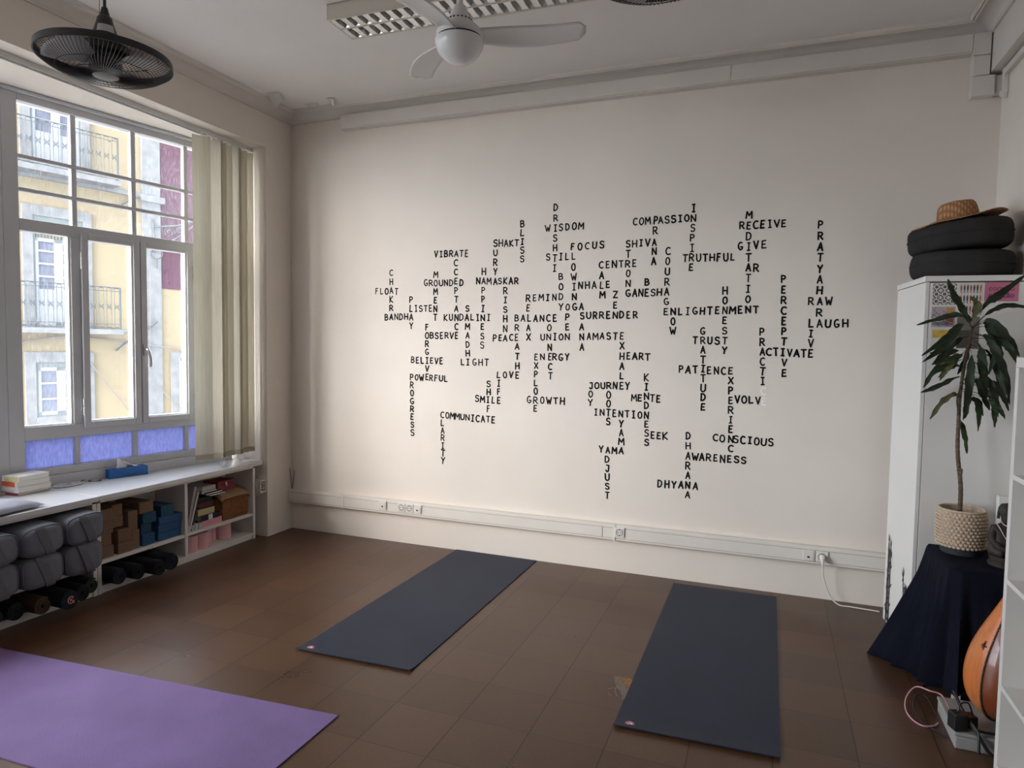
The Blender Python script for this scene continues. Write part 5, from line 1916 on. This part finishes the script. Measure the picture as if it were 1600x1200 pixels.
def hat_rows(pr, nn=60):
    rows = []
    for r_, z in pr:
        row = []
        for k in range(nn):
            a = 2 * PI * k / nn
            zz = z
            if r_ > .10:
                f = (r_ - .10) / .115
                zz += .013 * f * f * math.cos(2 * a + .4) + .005 * f * math.sin(5 * a) - .030 * f * f * max(0, -math.cos(a))
            if z > .07 and r_ < .07:
                zz -= .016 * math.cos(a + .6) ** 2 * (1 - r_ / .07)
            row.append(HC + HR @ Vector((r_ * 1.0 * math.cos(a), r_ * .93 * math.sin(a), zz)))
        rows.append(row)
    return rows


MB().grid(hat_rows([(.094, .006), (.125, .005), (.16, .004), (.19, .003), (.212, .002), (.217, .005)]), closed_u=True).build('brim', STRAW, ht, smooth=60, solid=.003)
MB().grid(hat_rows([(.096, .006), (.094, .03), (.090, .060), (.084, .082), (.074, .094), (.058, .098), (.03, .098), (.0005, .098)]), closed_u=True).build('crown', STRAW, ht, smooth=60, solid=.003)

# ---------------------------------------------------------------- table under a navy cloth
TX0, TX1, TY0, TY1, TZ = 4.565, 4.935, -1.190, -.760, .612
WLEG = M('white_table', (0.72, 0.70, 0.68, 1), .4)
tt = thing('side_table', 'small white side table hidden under the navy cloth', 'table', ((TX0 + TX1) / 2, (TY0 + TY1) / 2, 0))
MB().box(TX0 + .045, TX1 - .012, TY0 + .045, TY1 - .012, TZ - .03, TZ - .004).build('tabletop', WLEG, tt)
for x in (TX0 + .062, TX1 - .03):
    for y in (TY0 + .062, TY1 - .03):
        MB().box(x - .015, x + .015, y - .015, y + .015, 0, TZ - .03).build('leg', WLEG, tt)
CLOTH = M('navy_cloth', (0.0065, 0.0072, 0.0145, 1), .95, .12, var=.1, vscale=8, bump=.25, bscale=220)
per = []          # perimeter: point, outward direction, flare at the hem, hem height
def seg(p, q, n, d0, d1, f0, f1, h0, h1):
    for i in range(n):
        t = i / n
        d = Vector(d0).lerp(Vector(d1), t).normalized()
        per.append((Vector(p).lerp(Vector(q), t), d, f0 + (f1 - f0) * t, h0 + (h1 - h0) * t))
seg((TX0 + .10, TY1), (TX0, TY1), 8, (-.2, .2), (-1, .12), .01, .21, .004, .002)
seg((TX0, TY1), (TX0, TY1 - .08), 10, (-1, .12), (-1, -.02), .255, .16, .002, .002)
seg((TX0, TY1 - .08), (TX0 + .004, TY1 - .20), 14, (-1, -.02), (-1, -.05), .16, .055, .002, .004)
seg((TX0 + .004, TY1 - .20), (TX0 + .012, TY0 + .03), 22, (-1, -.05), (-1, -.15), .055, .050, .006, .05)
seg((TX0 + .012, TY0 + .03), (TX0 + .045, TY0), 10, (-1, -.15), (-.15, -1), .050, .040, .06, .07)
seg((TX0 + .045, TY0), (TX1, TY0), 30, (-.15, -1), (0, -1), .040, .02, .075, .08)
rows = []
NT = 22
acc = 0
for i, (p, d, fl_, hz) in enumerate(per):
    row = []
    ph = i * .62
    for k in range(NT + 1):
        t = k / NT
        fold = (.022 * math.sin(ph) + .012 * math.sin(ph * 1.9 + 1)) * min(1, t * 2.2) * (1 if TY0 + .02 < p.y or True else 1)
        out = fl_ * (t ** 1.25) + fold * t ** .6 + .008 * min(1, t * 12)
        z = TZ + .003 - (TZ - hz) * t
        if t < .05:
            z = TZ + .003 - (TZ - hz) * t * .5
        q = p + d * out
        row.append((min(q.x, 4.958), min(q.y, -.742), max(z, .002)))
    rows.append(row)
cm = MB().grid(rows)
# top sheet
g = []
for i in range(9):
    x = TX0 + (TX1 - TX0) * i / 8
    yl_ = TY0 + max(0, (.045 - (x - TX0)) / .045) * .04
    g.append([(x, yl_ + (TY1 - yl_) * j / 8, TZ + .003) for j in range(9)])
cm.grid(g)
cloth = cm.build('tablecloth', CLOTH, loc=((TX0 + TX1) / 2, (TY0 + TY1) / 2, TZ), smooth=75, solid=.002)
tag(cloth, 'dark navy cloth draped over the plant table and trailing on the floor', 'tablecloth')
ht_ = MB().tube([Vector(r[-1]) + Vector((0, 0, .002)) for r in rows[6:]], .0022, 5)
ht_.build('hem', CLOTH, cloth, smooth=60)

# ---------------------------------------------------------------- plant
PX, PY, PZ = 4.676, -.862, TZ + .0045
SAUC = M('grey_saucer', (0.045, 0.045, 0.052, 1), .5, .4)
BASK = M('cream_woven_fibre', sr(196, 174, 152), .9, .15, var=.15, vscale=70)
SOIL = M('dark_soil', (0.02, 0.014, 0.010, 1), .95, .1, var=.4, vscale=60, bump=.6, bscale=60)
pt = thing('potted_dracaena', 'tall dracaena with drooping leaves in a cream woven pot on the navy cloth', 'plant', (PX, PY, PZ))
MB().lathe([(0, 0), (.082, 0), (.090, .030), (.084, .030), (.078, .008), (0, .008)], c=(PX, PY, PZ), n=40).build('saucer', SAUC, pt, smooth=40)
m = MB()
m.lathe([(0, .032), (.090, .032), (.098, .06), (.100, .13), (.098, .205), (.092, .207), (.090, .17), (0, .17)], c=(PX, PY, PZ), n=48)
pot = m.build('woven_pot', BASK, pt, smooth=40)
m = MB()
for lv in range(11):
    z = PZ + .040 + lv * .0158
    r0 = .096 + .005 * math.sin(PI * lv / 10)
    ns = 34
    for k in range(ns):
        a0 = 2 * PI * (k + .5 * (lv % 2)) / ns
        da = 2 * PI / ns * .98
        pts = [(PX + (r0 - .0005 + .0050 * math.sin(PI * t)) * math.cos(a0 + (t - .5) * da), PY + (r0 - .0005 + .0050 * math.sin(PI * t)) * math.sin(a0 + (t - .5) * da), z) for t in (0, .25, .5, .75, 1)]
        m.tube(pts, .0055, 6, rs=[.0042, .0062, .0066, .0062, .0042])
m.build('weave', BASK, pot, smooth=60)
m = MB()
m.tube([(PX + .0965 * math.cos(a), PY + .0965 * math.sin(a), PZ + .211) for a in [2 * PI * i / 60 for i in range(60)]], .0058, 8, closed=True)
m.build('rim', BASK, pot, smooth=60)
MB().lathe([(0, .182), (.088, .180), (.088, .172)], c=(PX, PY, PZ), n=32).build('soil', SOIL, pt, smooth=40)
BARK = M('ringed_bark', sr(102, 88, 74), .9, .15, var=.5, vscale=45, stretch=(.3, .3, 4.5), bump=.6, bscale=60)
stem = [(4.669, -.85, PZ + .175), (4.668, -.85, .93), (4.648, -.85, 1.10), (4.645, -.85, 1.246), (4.645, -.85, 1.37), (4.655, -.85, 1.50), (4.670, -.85, 1.62), (4.682, -.85, 1.70)]
sp = bez(stem, 16)
rs = [.0105 - .0045 * i / len(sp) + .0006 * math.sin(i * 2.2) for i in range(len(sp))]
MB().tube(sp, .01, 10, rs=rs).build('stem', BARK, pt, smooth=60)
m = MB()
m.tube(bez([(4.650, -.852, 1.01), (4.664, -.866, 1.02), (4.662, -.868, .985)], 5), .005, 6)
m.tube(bez([(4.640, -.85, 1.30), (4.632, -.855, 1.36), (4.645, -.86, 1.43)], 6), .003, 6)
m.build('dry_stub', BARK, pt, smooth=60)


def leaf_material(name, c0, c1):
    m = M(name, c0, .6, .28)
    nt = m.node_tree
    tc = nt.nodes.new('ShaderNodeTexCoord')
    n = nt.nodes.new('ShaderNodeTexNoise')
    n.inputs['Scale'].default_value = 22
    n.inputs['Detail'].default_value = 4
    nt.links.new(tc.outputs['Object'], n.inputs['Vector'])
    cr = nt.nodes.new('ShaderNodeValToRGB')
    cr.color_ramp.elements[0].position = .35
    cr.color_ramp.elements[0].color = c0
    cr.color_ramp.elements[1].position = .7
    cr.color_ramp.elements[1].color = c1
    nt.links.new(n.outputs['Fac'], cr.inputs[0])
    nt.links.new(cr.outputs[0], nt.nodes['Principled BSDF'].inputs['Base Color'])
    return m


LM = [leaf_material('dark_green_leaf', (0.010, 0.017, 0.007, 1), (0.022, 0.034, 0.013, 1)),
      leaf_material('green_leaf', (0.020, 0.034, 0.012, 1), (0.044, 0.062, 0.022, 1)),
      leaf_material('yellowing_leaf', (0.045, 0.058, 0.020, 1), (0.13, 0.12, 0.05, 1))]
LEAVES = """4.686 -0.850 1.703 4.648 -0.854 1.770 4.596 -0.857 1.856 4.569 -0.861 1.935 0.034 0;4.691 -0.850 1.715 4.732 -0.844 1.807 4.787 -0.837 1.861 4.890 -0.832 1.955 0.034 0;4.693 -0.850 1.721 4.747 -0.839 1.776 4.817 -0.828 1.810 4.916 -0.819 1.798 0.024 0;4.666 -0.850 1.752 4.634 -0.827 1.765 4.559 -0.804 1.748 4.460 -0.784 1.717 0.026 0;4.688 -0.850 1.715 4.693 -0.844 1.755 4.700 -0.838 1.807 4.673 -0.832 1.854 0.036 2;4.678 -0.850 1.715 4.671 -0.829 1.734 4.668 -0.807 1.751 4.658 -0.789 1.773 0.030 1;4.681 -0.850 1.703 4.624 -0.904 1.713 4.553 -0.957 1.651 4.449 -1.003 1.565 0.030 0;4.681 -0.850 1.691 4.628 -0.867 1.696 4.562 -0.884 1.615 4.472 -0.898 1.534 0.034 0;4.682 -0.850 1.678 4.638 -0.827 1.673 4.598 -0.804 1.601 4.572 -0.784 1.534 0.030 1;4.682 -0.850 1.666 4.633 -0.851 1.647 4.582 -0.853 1.591 4.508 -0.854 1.578 0.026 0;4.663 -0.850 1.463 4.636 -0.830 1.462 4.561 -0.811 1.415 4.489 -0.794 1.382 0.026 0;4.651 -0.850 1.379 4.614 -0.896 1.384 4.554 -0.943 1.342 4.499 -0.983 1.266 0.030 2;4.655 -0.850 1.509 4.609 -0.867 1.518 4.533 -0.883 1.492 4.482 -0.897 1.410 0.034 0;4.677 -0.850 1.617 4.629 -0.885 1.568 4.570 -0.921 1.548 4.513 -0.951 1.523 0.024 1;4.698 -0.850 1.721 4.732 -0.860 1.724 4.777 -0.871 1.664 4.864 -0.879 1.572 0.040 0;4.699 -0.850 1.709 4.746 -0.858 1.703 4.782 -0.866 1.603 4.803 -0.872 1.529 0.036 0;4.697 -0.850 1.685 4.736 -0.905 1.648 4.764 -0.960 1.559 4.793 -1.007 1.444 0.034 0;4.692 -0.850 1.617 4.678 -0.888 1.556 4.661 -0.926 1.406 4.639 -0.958 1.268 0.034 0;4.702 -0.850 1.630 4.712 -0.883 1.587 4.719 -0.915 1.482 4.732 -0.943 1.373 0.036 0;4.656 -0.850 1.271 4.664 -0.829 1.238 4.688 -0.808 1.165 4.701 -0.790 1.088 0.022 1;4.685 -0.850 1.445 4.712 -0.842 1.452 4.749 -0.833 1.373 4.775 -0.826 1.309 0.030 0;4.749 -0.850 1.405 4.765 -0.893 1.371 4.786 -0.935 1.322 4.798 -0.972 1.281 0.022 0;4.692 -0.850 1.396 4.712 -0.839 1.366 4.731 -0.828 1.295 4.734 -0.819 1.204 0.022 1;4.754 -0.850 1.393 4.763 -0.894 1.353 4.764 -0.939 1.297 4.759 -0.977 1.241 0.022 1;4.736 -0.850 1.465 4.771 -0.854 1.448 4.814 -0.858 1.383 4.842 -0.862 1.312 0.026 0;4.716 -0.850 1.557 4.750 -0.895 1.570 4.776 -0.941 1.500 4.796 -0.980 1.379 0.034 0;4.707 -0.850 1.648 4.774 -0.906 1.648 4.805 -0.962 1.604 4.825 -1.010 1.526 0.030 0;4.688 -0.850 1.593 4.641 -0.833 1.555 4.604 -0.816 1.517 4.561 -0.801 1.458 0.030 1;4.669 -0.850 1.556 4.619 -0.888 1.540 4.566 -0.927 1.494 4.535 -0.960 1.451 0.022 2;4.696 -0.850 1.654 4.727 -0.888 1.663 4.761 -0.926 1.594 4.730 -0.958 1.484 0.030 0;4.690 -0.850 1.679 4.683 -0.823 1.618 4.672 -0.797 1.540 4.647 -0.774 1.476 0.026 0;4.659 -0.850 1.308 4.682 -0.833 1.355 4.734 -0.815 1.346 4.756 -0.801 1.278 0.020 1;4.688 -0.850 1.721 4.738 -0.883 1.738 4.808 -0.916 1.648 4.848 -0.945 1.569 0.036 0;4.695 -0.850 1.679 4.763 -0.832 1.634 4.832 -0.813 1.482 4.861 -0.798 1.338 0.030 0;4.703 -0.850 1.602 4.743 -0.890 1.588 4.781 -0.930 1.470 4.801 -0.965 1.360 0.028 0;4.711 -0.850 1.557 4.726 -0.850 1.511 4.742 -0.849 1.435 4.745 -0.849 1.380 0.032 0;4.708 -0.850 1.511 4.735 -0.893 1.467 4.757 -0.936 1.404 4.773 -0.973 1.336 0.028 0;4.686 -0.850 1.648 4.708 -0.882 1.617 4.719 -0.913 1.542 4.708 -0.941 1.468 0.032 0;4.674 -0.850 1.556 4.636 -0.829 1.570 4.594 -0.808 1.535 4.550 -0.790 1.515 0.026 1;4.678 -0.850 1.593 4.615 -0.884 1.592 4.549 -0.919 1.566 4.503 -0.948 1.523 0.028 0;4.676 -0.850 1.525 4.638 -0.854 1.518 4.568 -0.858 1.535 4.548 -0.862 1.491 0.024 2;4.694 -0.850 1.464 4.682 -0.867 1.403 4.669 -0.884 1.327 4.658 -0.898 1.270 0.030 0;4.711 -0.850 1.434 4.744 -0.867 1.418 4.773 -0.885 1.347 4.792 -0.899 1.283 0.024 0"""
lr = random.Random(4)
for line in LEAVES.split(';'):
    v = list(map(float, line.split()))
    P4 = [Vector(v[i:i + 3]) for i in (0, 3, 6, 9)]
    w, cix = v[12], int(v[13])
    # start the petiole at the nearest stem point
    near = min(sp, key=lambda q: (q - P4[0]).length)
    P4[0] = near.copy()
    cur = bez(P4, 9)
    n = len(cur)
    rows = []
    side_r = Vector((.90, .42, 0)).normalized()
    tw0 = lr.uniform(-.5, .5)
    for i, p in enumerate(cur):
        t = i / (n - 1)
        tan = (cur[min(i + 1, n - 1)] - cur[max(i - 1, 0)]).normalized()
        view = Vector((-.25, -.93, .15)).normalized()
        side = tan.cross(view).normalized()
        side = (Matrix.Rotation(tw0 + .9 * math.sin(4 * t + tw0 * 4), 3, tan) @ side)
        up = side.cross(tan).normalized()
        if t < .27:
            hw = .0020
        else:
            u = (t - .27) / .73
            hw = .0020 + w * .5 * (math.sin(PI * min(1, u ** .75)) ** .8 if u < 1 else 0)
            hw *= 1 + .08 * math.sin(i * 1.7 + w * 300 + P4[3].x * 90)
        hw = max(hw, .0008)
        row = []
        for s_ in (-1, -.5, 0, .5, 1):
            q = p + side * hw * s_ + up * (abs(s_) * hw * (.30 + .25 * math.sin(i * .9 + s_ * 2 + tw0 * 9)))
            q.x = min(q.x, 4.957)
            q.y = min(q.y, -.735)
            row.append(q)
        rows.append(row)
    MB().grid(rows).build('leaf', LM[cix], pt, smooth=70)

# ---------------------------------------------------------------- seated statuette
STAT = M('dark_carved_stone', (0.036, 0.026, 0.023, 1), .65, .35, var=.35, vscale=30, bump=.4, bscale=50)
sx_, sy_, sz_ = 4.815, -1.020, TZ + .0045
stt = thing('seated_statuette', 'dark seated robed statuette with a white bead string beside the plant pot', 'statuette', (sx_, sy_, sz_))


def skin_mesh(nm, verts, edges, radii, mat_, parent, root=0, levels=2):
    me = bpy.data.meshes.new(nm)
    off = wpos(parent)
    me.from_pydata([Vector(p) - off for p in verts], edges, [])
    o = bpy.data.objects.new(nm, me)
    COL.objects.link(o)
    o.parent = parent
    sk = o.modifiers.new('skin', 'SKIN')
    sk.use_smooth_shade = True
    for i, r_ in enumerate(radii):
        me.skin_vertices[0].data[i].radius = r_ if isinstance(r_, tuple) else (r_, r_)
        me.skin_vertices[0].data[i].use_root = (i == root)
    ss = o.modifiers.new('sub', 'SUBSURF')
    ss.levels = levels
    ss.render_levels = levels
    me.materials.append(mat_)
    return o


S0 = Vector((sx_, sy_, sz_))
k_ = 1.0
vt = [(0, 0, .075), (0, 0, .12), (0, .002, .165), (0, 0, .192), (0, -.004, .215), (0, -.004, .247), (0, -.002, .268),
      (.048, 0, .168), (.062, -.012, .12), (.036, -.046, .088), (.006, -.054, .084),
      (-.048, 0, .168), (-.062, -.012, .12), (-.036, -.046, .088), (-.006, -.056, .078),
      (.055, -.02, .068), (.020, -.062, .062), (-.055, -.02, .068), (-.020, -.062, .062)]
ed = [(0, 1), (1, 2), (2, 3), (3, 4), (4, 5), (5, 6), (2, 7), (7, 8), (8, 9), (9, 10), (2, 11), (11, 12), (12, 13), (13, 14), (0, 15), (15, 16), (0, 17), (17, 18)]
ra = [.050, .050, .044, .016, .028, .031, .016, .020, .017, .014, .011, .020, .017, .014, .011, .024, .018, .024, .018]
fig = skin_mesh('figure', [S0 + Vector(p) for p in vt], ed, ra, STAT, stt)
m = MB()
m.lathe([(0, 0), (.066, 0), (.066, .012), (.058, .020), (.062, .032), (.064, .045), (0, .048)], c=S0, n=28)
m.build('pedestal', STAT, stt, smooth=40)
m = MB()
m.lathe([(.033, .228), (.036, .240), (.034, .262), (.024, .279), (0, .286)], c=S0 + Vector((0, .004, 0)), n=24)
m.build('hair', STAT, stt, smooth=50)
m = MB()
m.tube(bez([S0 + Vector(p) for p in ((0, -.044, .232), (0, -.052, .222), (0, -.042, .218))], 4), .006, 6)
for s_ in (-1, 1):
    m.tube([S0 + Vector((s_ * .018, -.036, .236)), S0 + Vector((s_ * .006, -.040, .236))], .0035, 6)
    m.tube([S0 + Vector((s_ * .034, -.004, .246)), S0 + Vector((s_ * .035, -.004, .214))], .006, 6)
m.tube([S0 + Vector((-.010, -.040, .206)), S0 + Vector((.010, -.040, .206))], .0035, 6)
m.build('face', STAT, stt, smooth=60)
m = MB()
m.tube(bez([S0 + Vector(p) for p in ((-.040, .01, .190), (-.036, -.030, .178), (-.012, -.046, .130), (.012, -.058, .104), (.036, -.034, .17), (.040, .01, .190))], 8), .0018, 6)
m.tube(bez([S0 + Vector(p) for p in ((-.026, .0, .204), (-.018, -.034, .192), (0, -.042, .188), (.018, -.034, .192), (.026, 0, .204))], 6), .002, 6)
m.build('bead_string', M('white_beads', sr(206, 198, 190), .5), stt, smooth=60)
VW = M('white_ceramic', (0.66, 0.65, 0.64, 1), .3, .5)
o = MB().lathe([(0, 0), (.030, 0), (.046, .03), (.050, .07), (.040, .11), (.022, .132), (.022, .145), (.017, .145), (.018, .13), (.036, .10), (0, .02)], c=(4.862, -1.150, TZ + .0045), n=32).build('small_vase', VW, loc=(4.862, -1.150, TZ + .0045), smooth=50)
tag(o, 'small white round vase in front of the statuette, half hidden by the shelf', 'vase')
wb = MB().box(4.803, 4.853, -.935, -.895, TZ + .0045, .915).build('candle_box', PVC2, loc=(4.828, -.915, TZ + .0045), bevel=.003)
tag(wb, 'tall white box standing behind the statuette by the shelf edge', 'box')

# ---------------------------------------------------------------- plinth, string instrument, cables
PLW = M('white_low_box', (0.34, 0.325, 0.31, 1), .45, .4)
pb = thing('low_box', 'low white box on the floor under the string instrument', 'box', (4.72, -1.42, 0))
MB().box(4.525, 4.93, -1.575, -1.275, 0, .052).build('box_body', PLW, pb, bevel=.006)
MB().box(4.522, 4.933, -1.578, -1.272, .054, .068).build('box_lid', PLW, pb, bevel=.004)

ORW = M('orange_lacquered_wood', sr(205, 116, 58), .38, .5, var=.16, vscale=10, stretch=(4, 4, .35), coat=.3)
BRW = M('red_brown_gourd', sr(126, 62, 34), .35, .5, var=.12, vscale=10, coat=.3)
DKW = M('dark_wood', sr(52, 32, 24), .5)
IC = Vector((4.728, -1.405, 0))
si = thing('string_instrument', 'orange lacquered pear-shaped string instrument with a beaded edge beside the shelf', 'musical instrument', (4.728, -1.405, .069))
zs_ = [.072, .080, .10, .14, .19, .25, .31, .37, .43, .49, .55, .61, .67]
rs_ = [.004, .050, .090, .124, .144, .151, .148, .136, .116, .092, .068, .047, .034]


def body_pt(i, a, grow=0.0):
    lean = .05 * ((zs_[i] - .07) / .6) ** 1.5
    return IC + Vector(((rs_[i] + grow) * math.cos(a) + lean, (rs_[i] + grow) * .94 * math.sin(a), zs_[i]))


AB = math.radians(180 + 42)
def sector(a0, a1, n):
    return [[body_pt(i, a0 + (a1 - a0) * k / n) for k in range(n + 1)] for i in range(len(zs_))]


MB().grid(sector(math.radians(80), AB, 24)).build('orange_face', ORW, si, smooth=180, solid=.003).modifiers.new('sub', 'SUBSURF').render_levels = 2
MB().grid(sector(AB, math.radians(440), 30)).build('gourd', BRW, si, smooth=180, solid=.003).modifiers.new('sub', 'SUBSURF').render_levels = 2
m = MB()
pts = bez([body_pt(i, AB, .002) for i in range(len(zs_))], 7)
for p in pts[::1]:
    m.obox(p, (.006, .006, .006), (.5, .6, .3))
m.build('beaded_edge', M('bead_inlay', sr(92, 74, 56), .5, var=.6, vscale=160), si)
m = MB()
for an, l in ((0, .022), (1.57, .014), (3.14, .018), (4.71, .014), (.8, .012), (2.4, .012)):
    c0 = body_pt(8, math.radians(210), .0035).lerp(body_pt(7, math.radians(210), .0035), .6)
    tng = Vector((math.sin(math.radians(210)), -math.cos(math.radians(210)), 0))
    upv = Vector((.25, .1, 1)).normalized()
    d = (upv * math.cos(an) + tng * math.sin(an))
    m.tube([c0, c0 + d * l], .003, 5, rs=[.0035, .0012])
m.build('flower_inlay', DKW, si, smooth=60)
MB().tube([IC + Vector((.05, 0, .655)), IC + Vector((.095, .02, .92)), IC + Vector((.135, .05, 1.25))], .024, 12, rs=[.034, .026, .022]).build('neck', DKW, si, smooth=60)

sd = thing('instrument_stand', 'black metal instrument stand straddling the low white box', 'stand', (4.60, -1.60, .069))
m = MB()
m.tube([(4.545, -1.44, .175), (4.562, -1.50, .130), (4.60, -1.590, .0775)], .007, 8)
m.tube([(4.60, -1.590, .0775), (4.628, -1.602, .03), (4.655, -1.612, .0085)], .007, 8)
m.build('leg', BLACK, sd, smooth=60)
m = MB()
m.tube([(4.562, -1.50, .130), (4.60, -1.592, .09), (4.602, -1.600, .0085)], .005, 8)
m.build('leg', BLACK, sd, smooth=60)
m = MB().tube([(4.60, -1.562, .083), (4.72, -1.566, .083), (4.84, -1.562, .083)], .006, 8)
m.build('cross_bar', BLACK, sd, smooth=60)

ad = thing('power_adaptor', 'chunky black power adaptor on the corner of the low white box', 'adaptor', (4.548, -1.535, .0685))
m = MB()
m.obox((4.538, -1.545, .1035), (.052, .052, .068), (0, 0, .35))
m.build('adaptor_body', BLACK, ad, bevel=.005)
m = MB().obox((4.586, -1.500, .092), (.05, .05, .046), (0, 0, .35))
m.build('adaptor_body', BLACK, ad, bevel=.005)
m = MB().tube(bez([(4.538, -1.540, .138), (4.548, -1.53, .165), (4.580, -1.51, .165), (4.60, -1.50, .118)], 6), .0035, 6)
m.build('lead', BLACK, ad, smooth=60)
PKC = M('pink_cable', sr(206, 150, 160), .5)
m = MB().tube(bez([(4.545, -1.430, .066), (4.545, -1.262, .066), (4.50, -1.24, .07), (4.455, -1.20, .06), (4.412, -1.245, .03), (4.395, -1.32, .008), (4.405, -1.40, .0045), (4.44, -1.445, .0045), (4.485, -1.425, .0045), (4.505, -1.395, .0045)], 10), .0034, 8)
tag(m.build('pink_cable', PKC, loc=(4.42, -1.35, 0), smooth=60), 'pink cable looping on the floor in front of the navy cloth', 'cable')
m = MB().tube(bez([(4.51, -1.34, .01), (4.485, -1.27, .05), (4.45, -1.26, .055), (4.425, -1.32, .03), (4.435, -1.40, .006), (4.49, -1.47, .0035), (4.515, -1.50, .0035)], 10), .0026, 8)
tag(m.build('black_cable', BLACK, loc=(4.45, -1.38, 0), smooth=60), 'thin black cable looped inside the pink one on the floor', 'cable')

# ---------------------------------------------------------------- open shelf unit at the right edge
SHW = M('white_shelf_unit', (0.74, 0.70, 0.66, 1), .4, .4)
SX0, SX1, SY0, SY1 = 4.632, 4.960, -3.02, -1.668
ks = thing('shelf_unit', 'white open shelf unit at the right edge of the picture', 'shelf', ((SX0 + SX1) / 2, (SY0 + SY1) / 2, 0))
MB().box(SX0, SX1, SY1 - .034, SY1, 0, 1.530).build('side_panel', SHW, ks, bevel=.001)
MB().box(SX0, SX1, SY0, SY0 + .034, 0, 1.530).build('side_panel', SHW, ks, bevel=.001)
MB().box(SX0, SX1, SY0, SY1, 1.531, 1.568).build('top_panel', SHW, ks, bevel=.001)
MB().box(SX0, SX1, SY0 + .034, SY1 - .034, 0, .034).build('bottom_panel', SHW, ks, bevel=.001)
for z in (.340, .745, 1.137):
    MB().box(SX0 + .001, SX1, SY0 + .034, SY1 - .034, z - .018, z).build('shelf', SHW, ks, bevel=.001)
MB().box(SX0 + .001, SX1, (SY0 + SY1) / 2 - .009, (SY0 + SY1) / 2 + .009, .034, 1.530).build('divider', SHW, ks, bevel=.001)
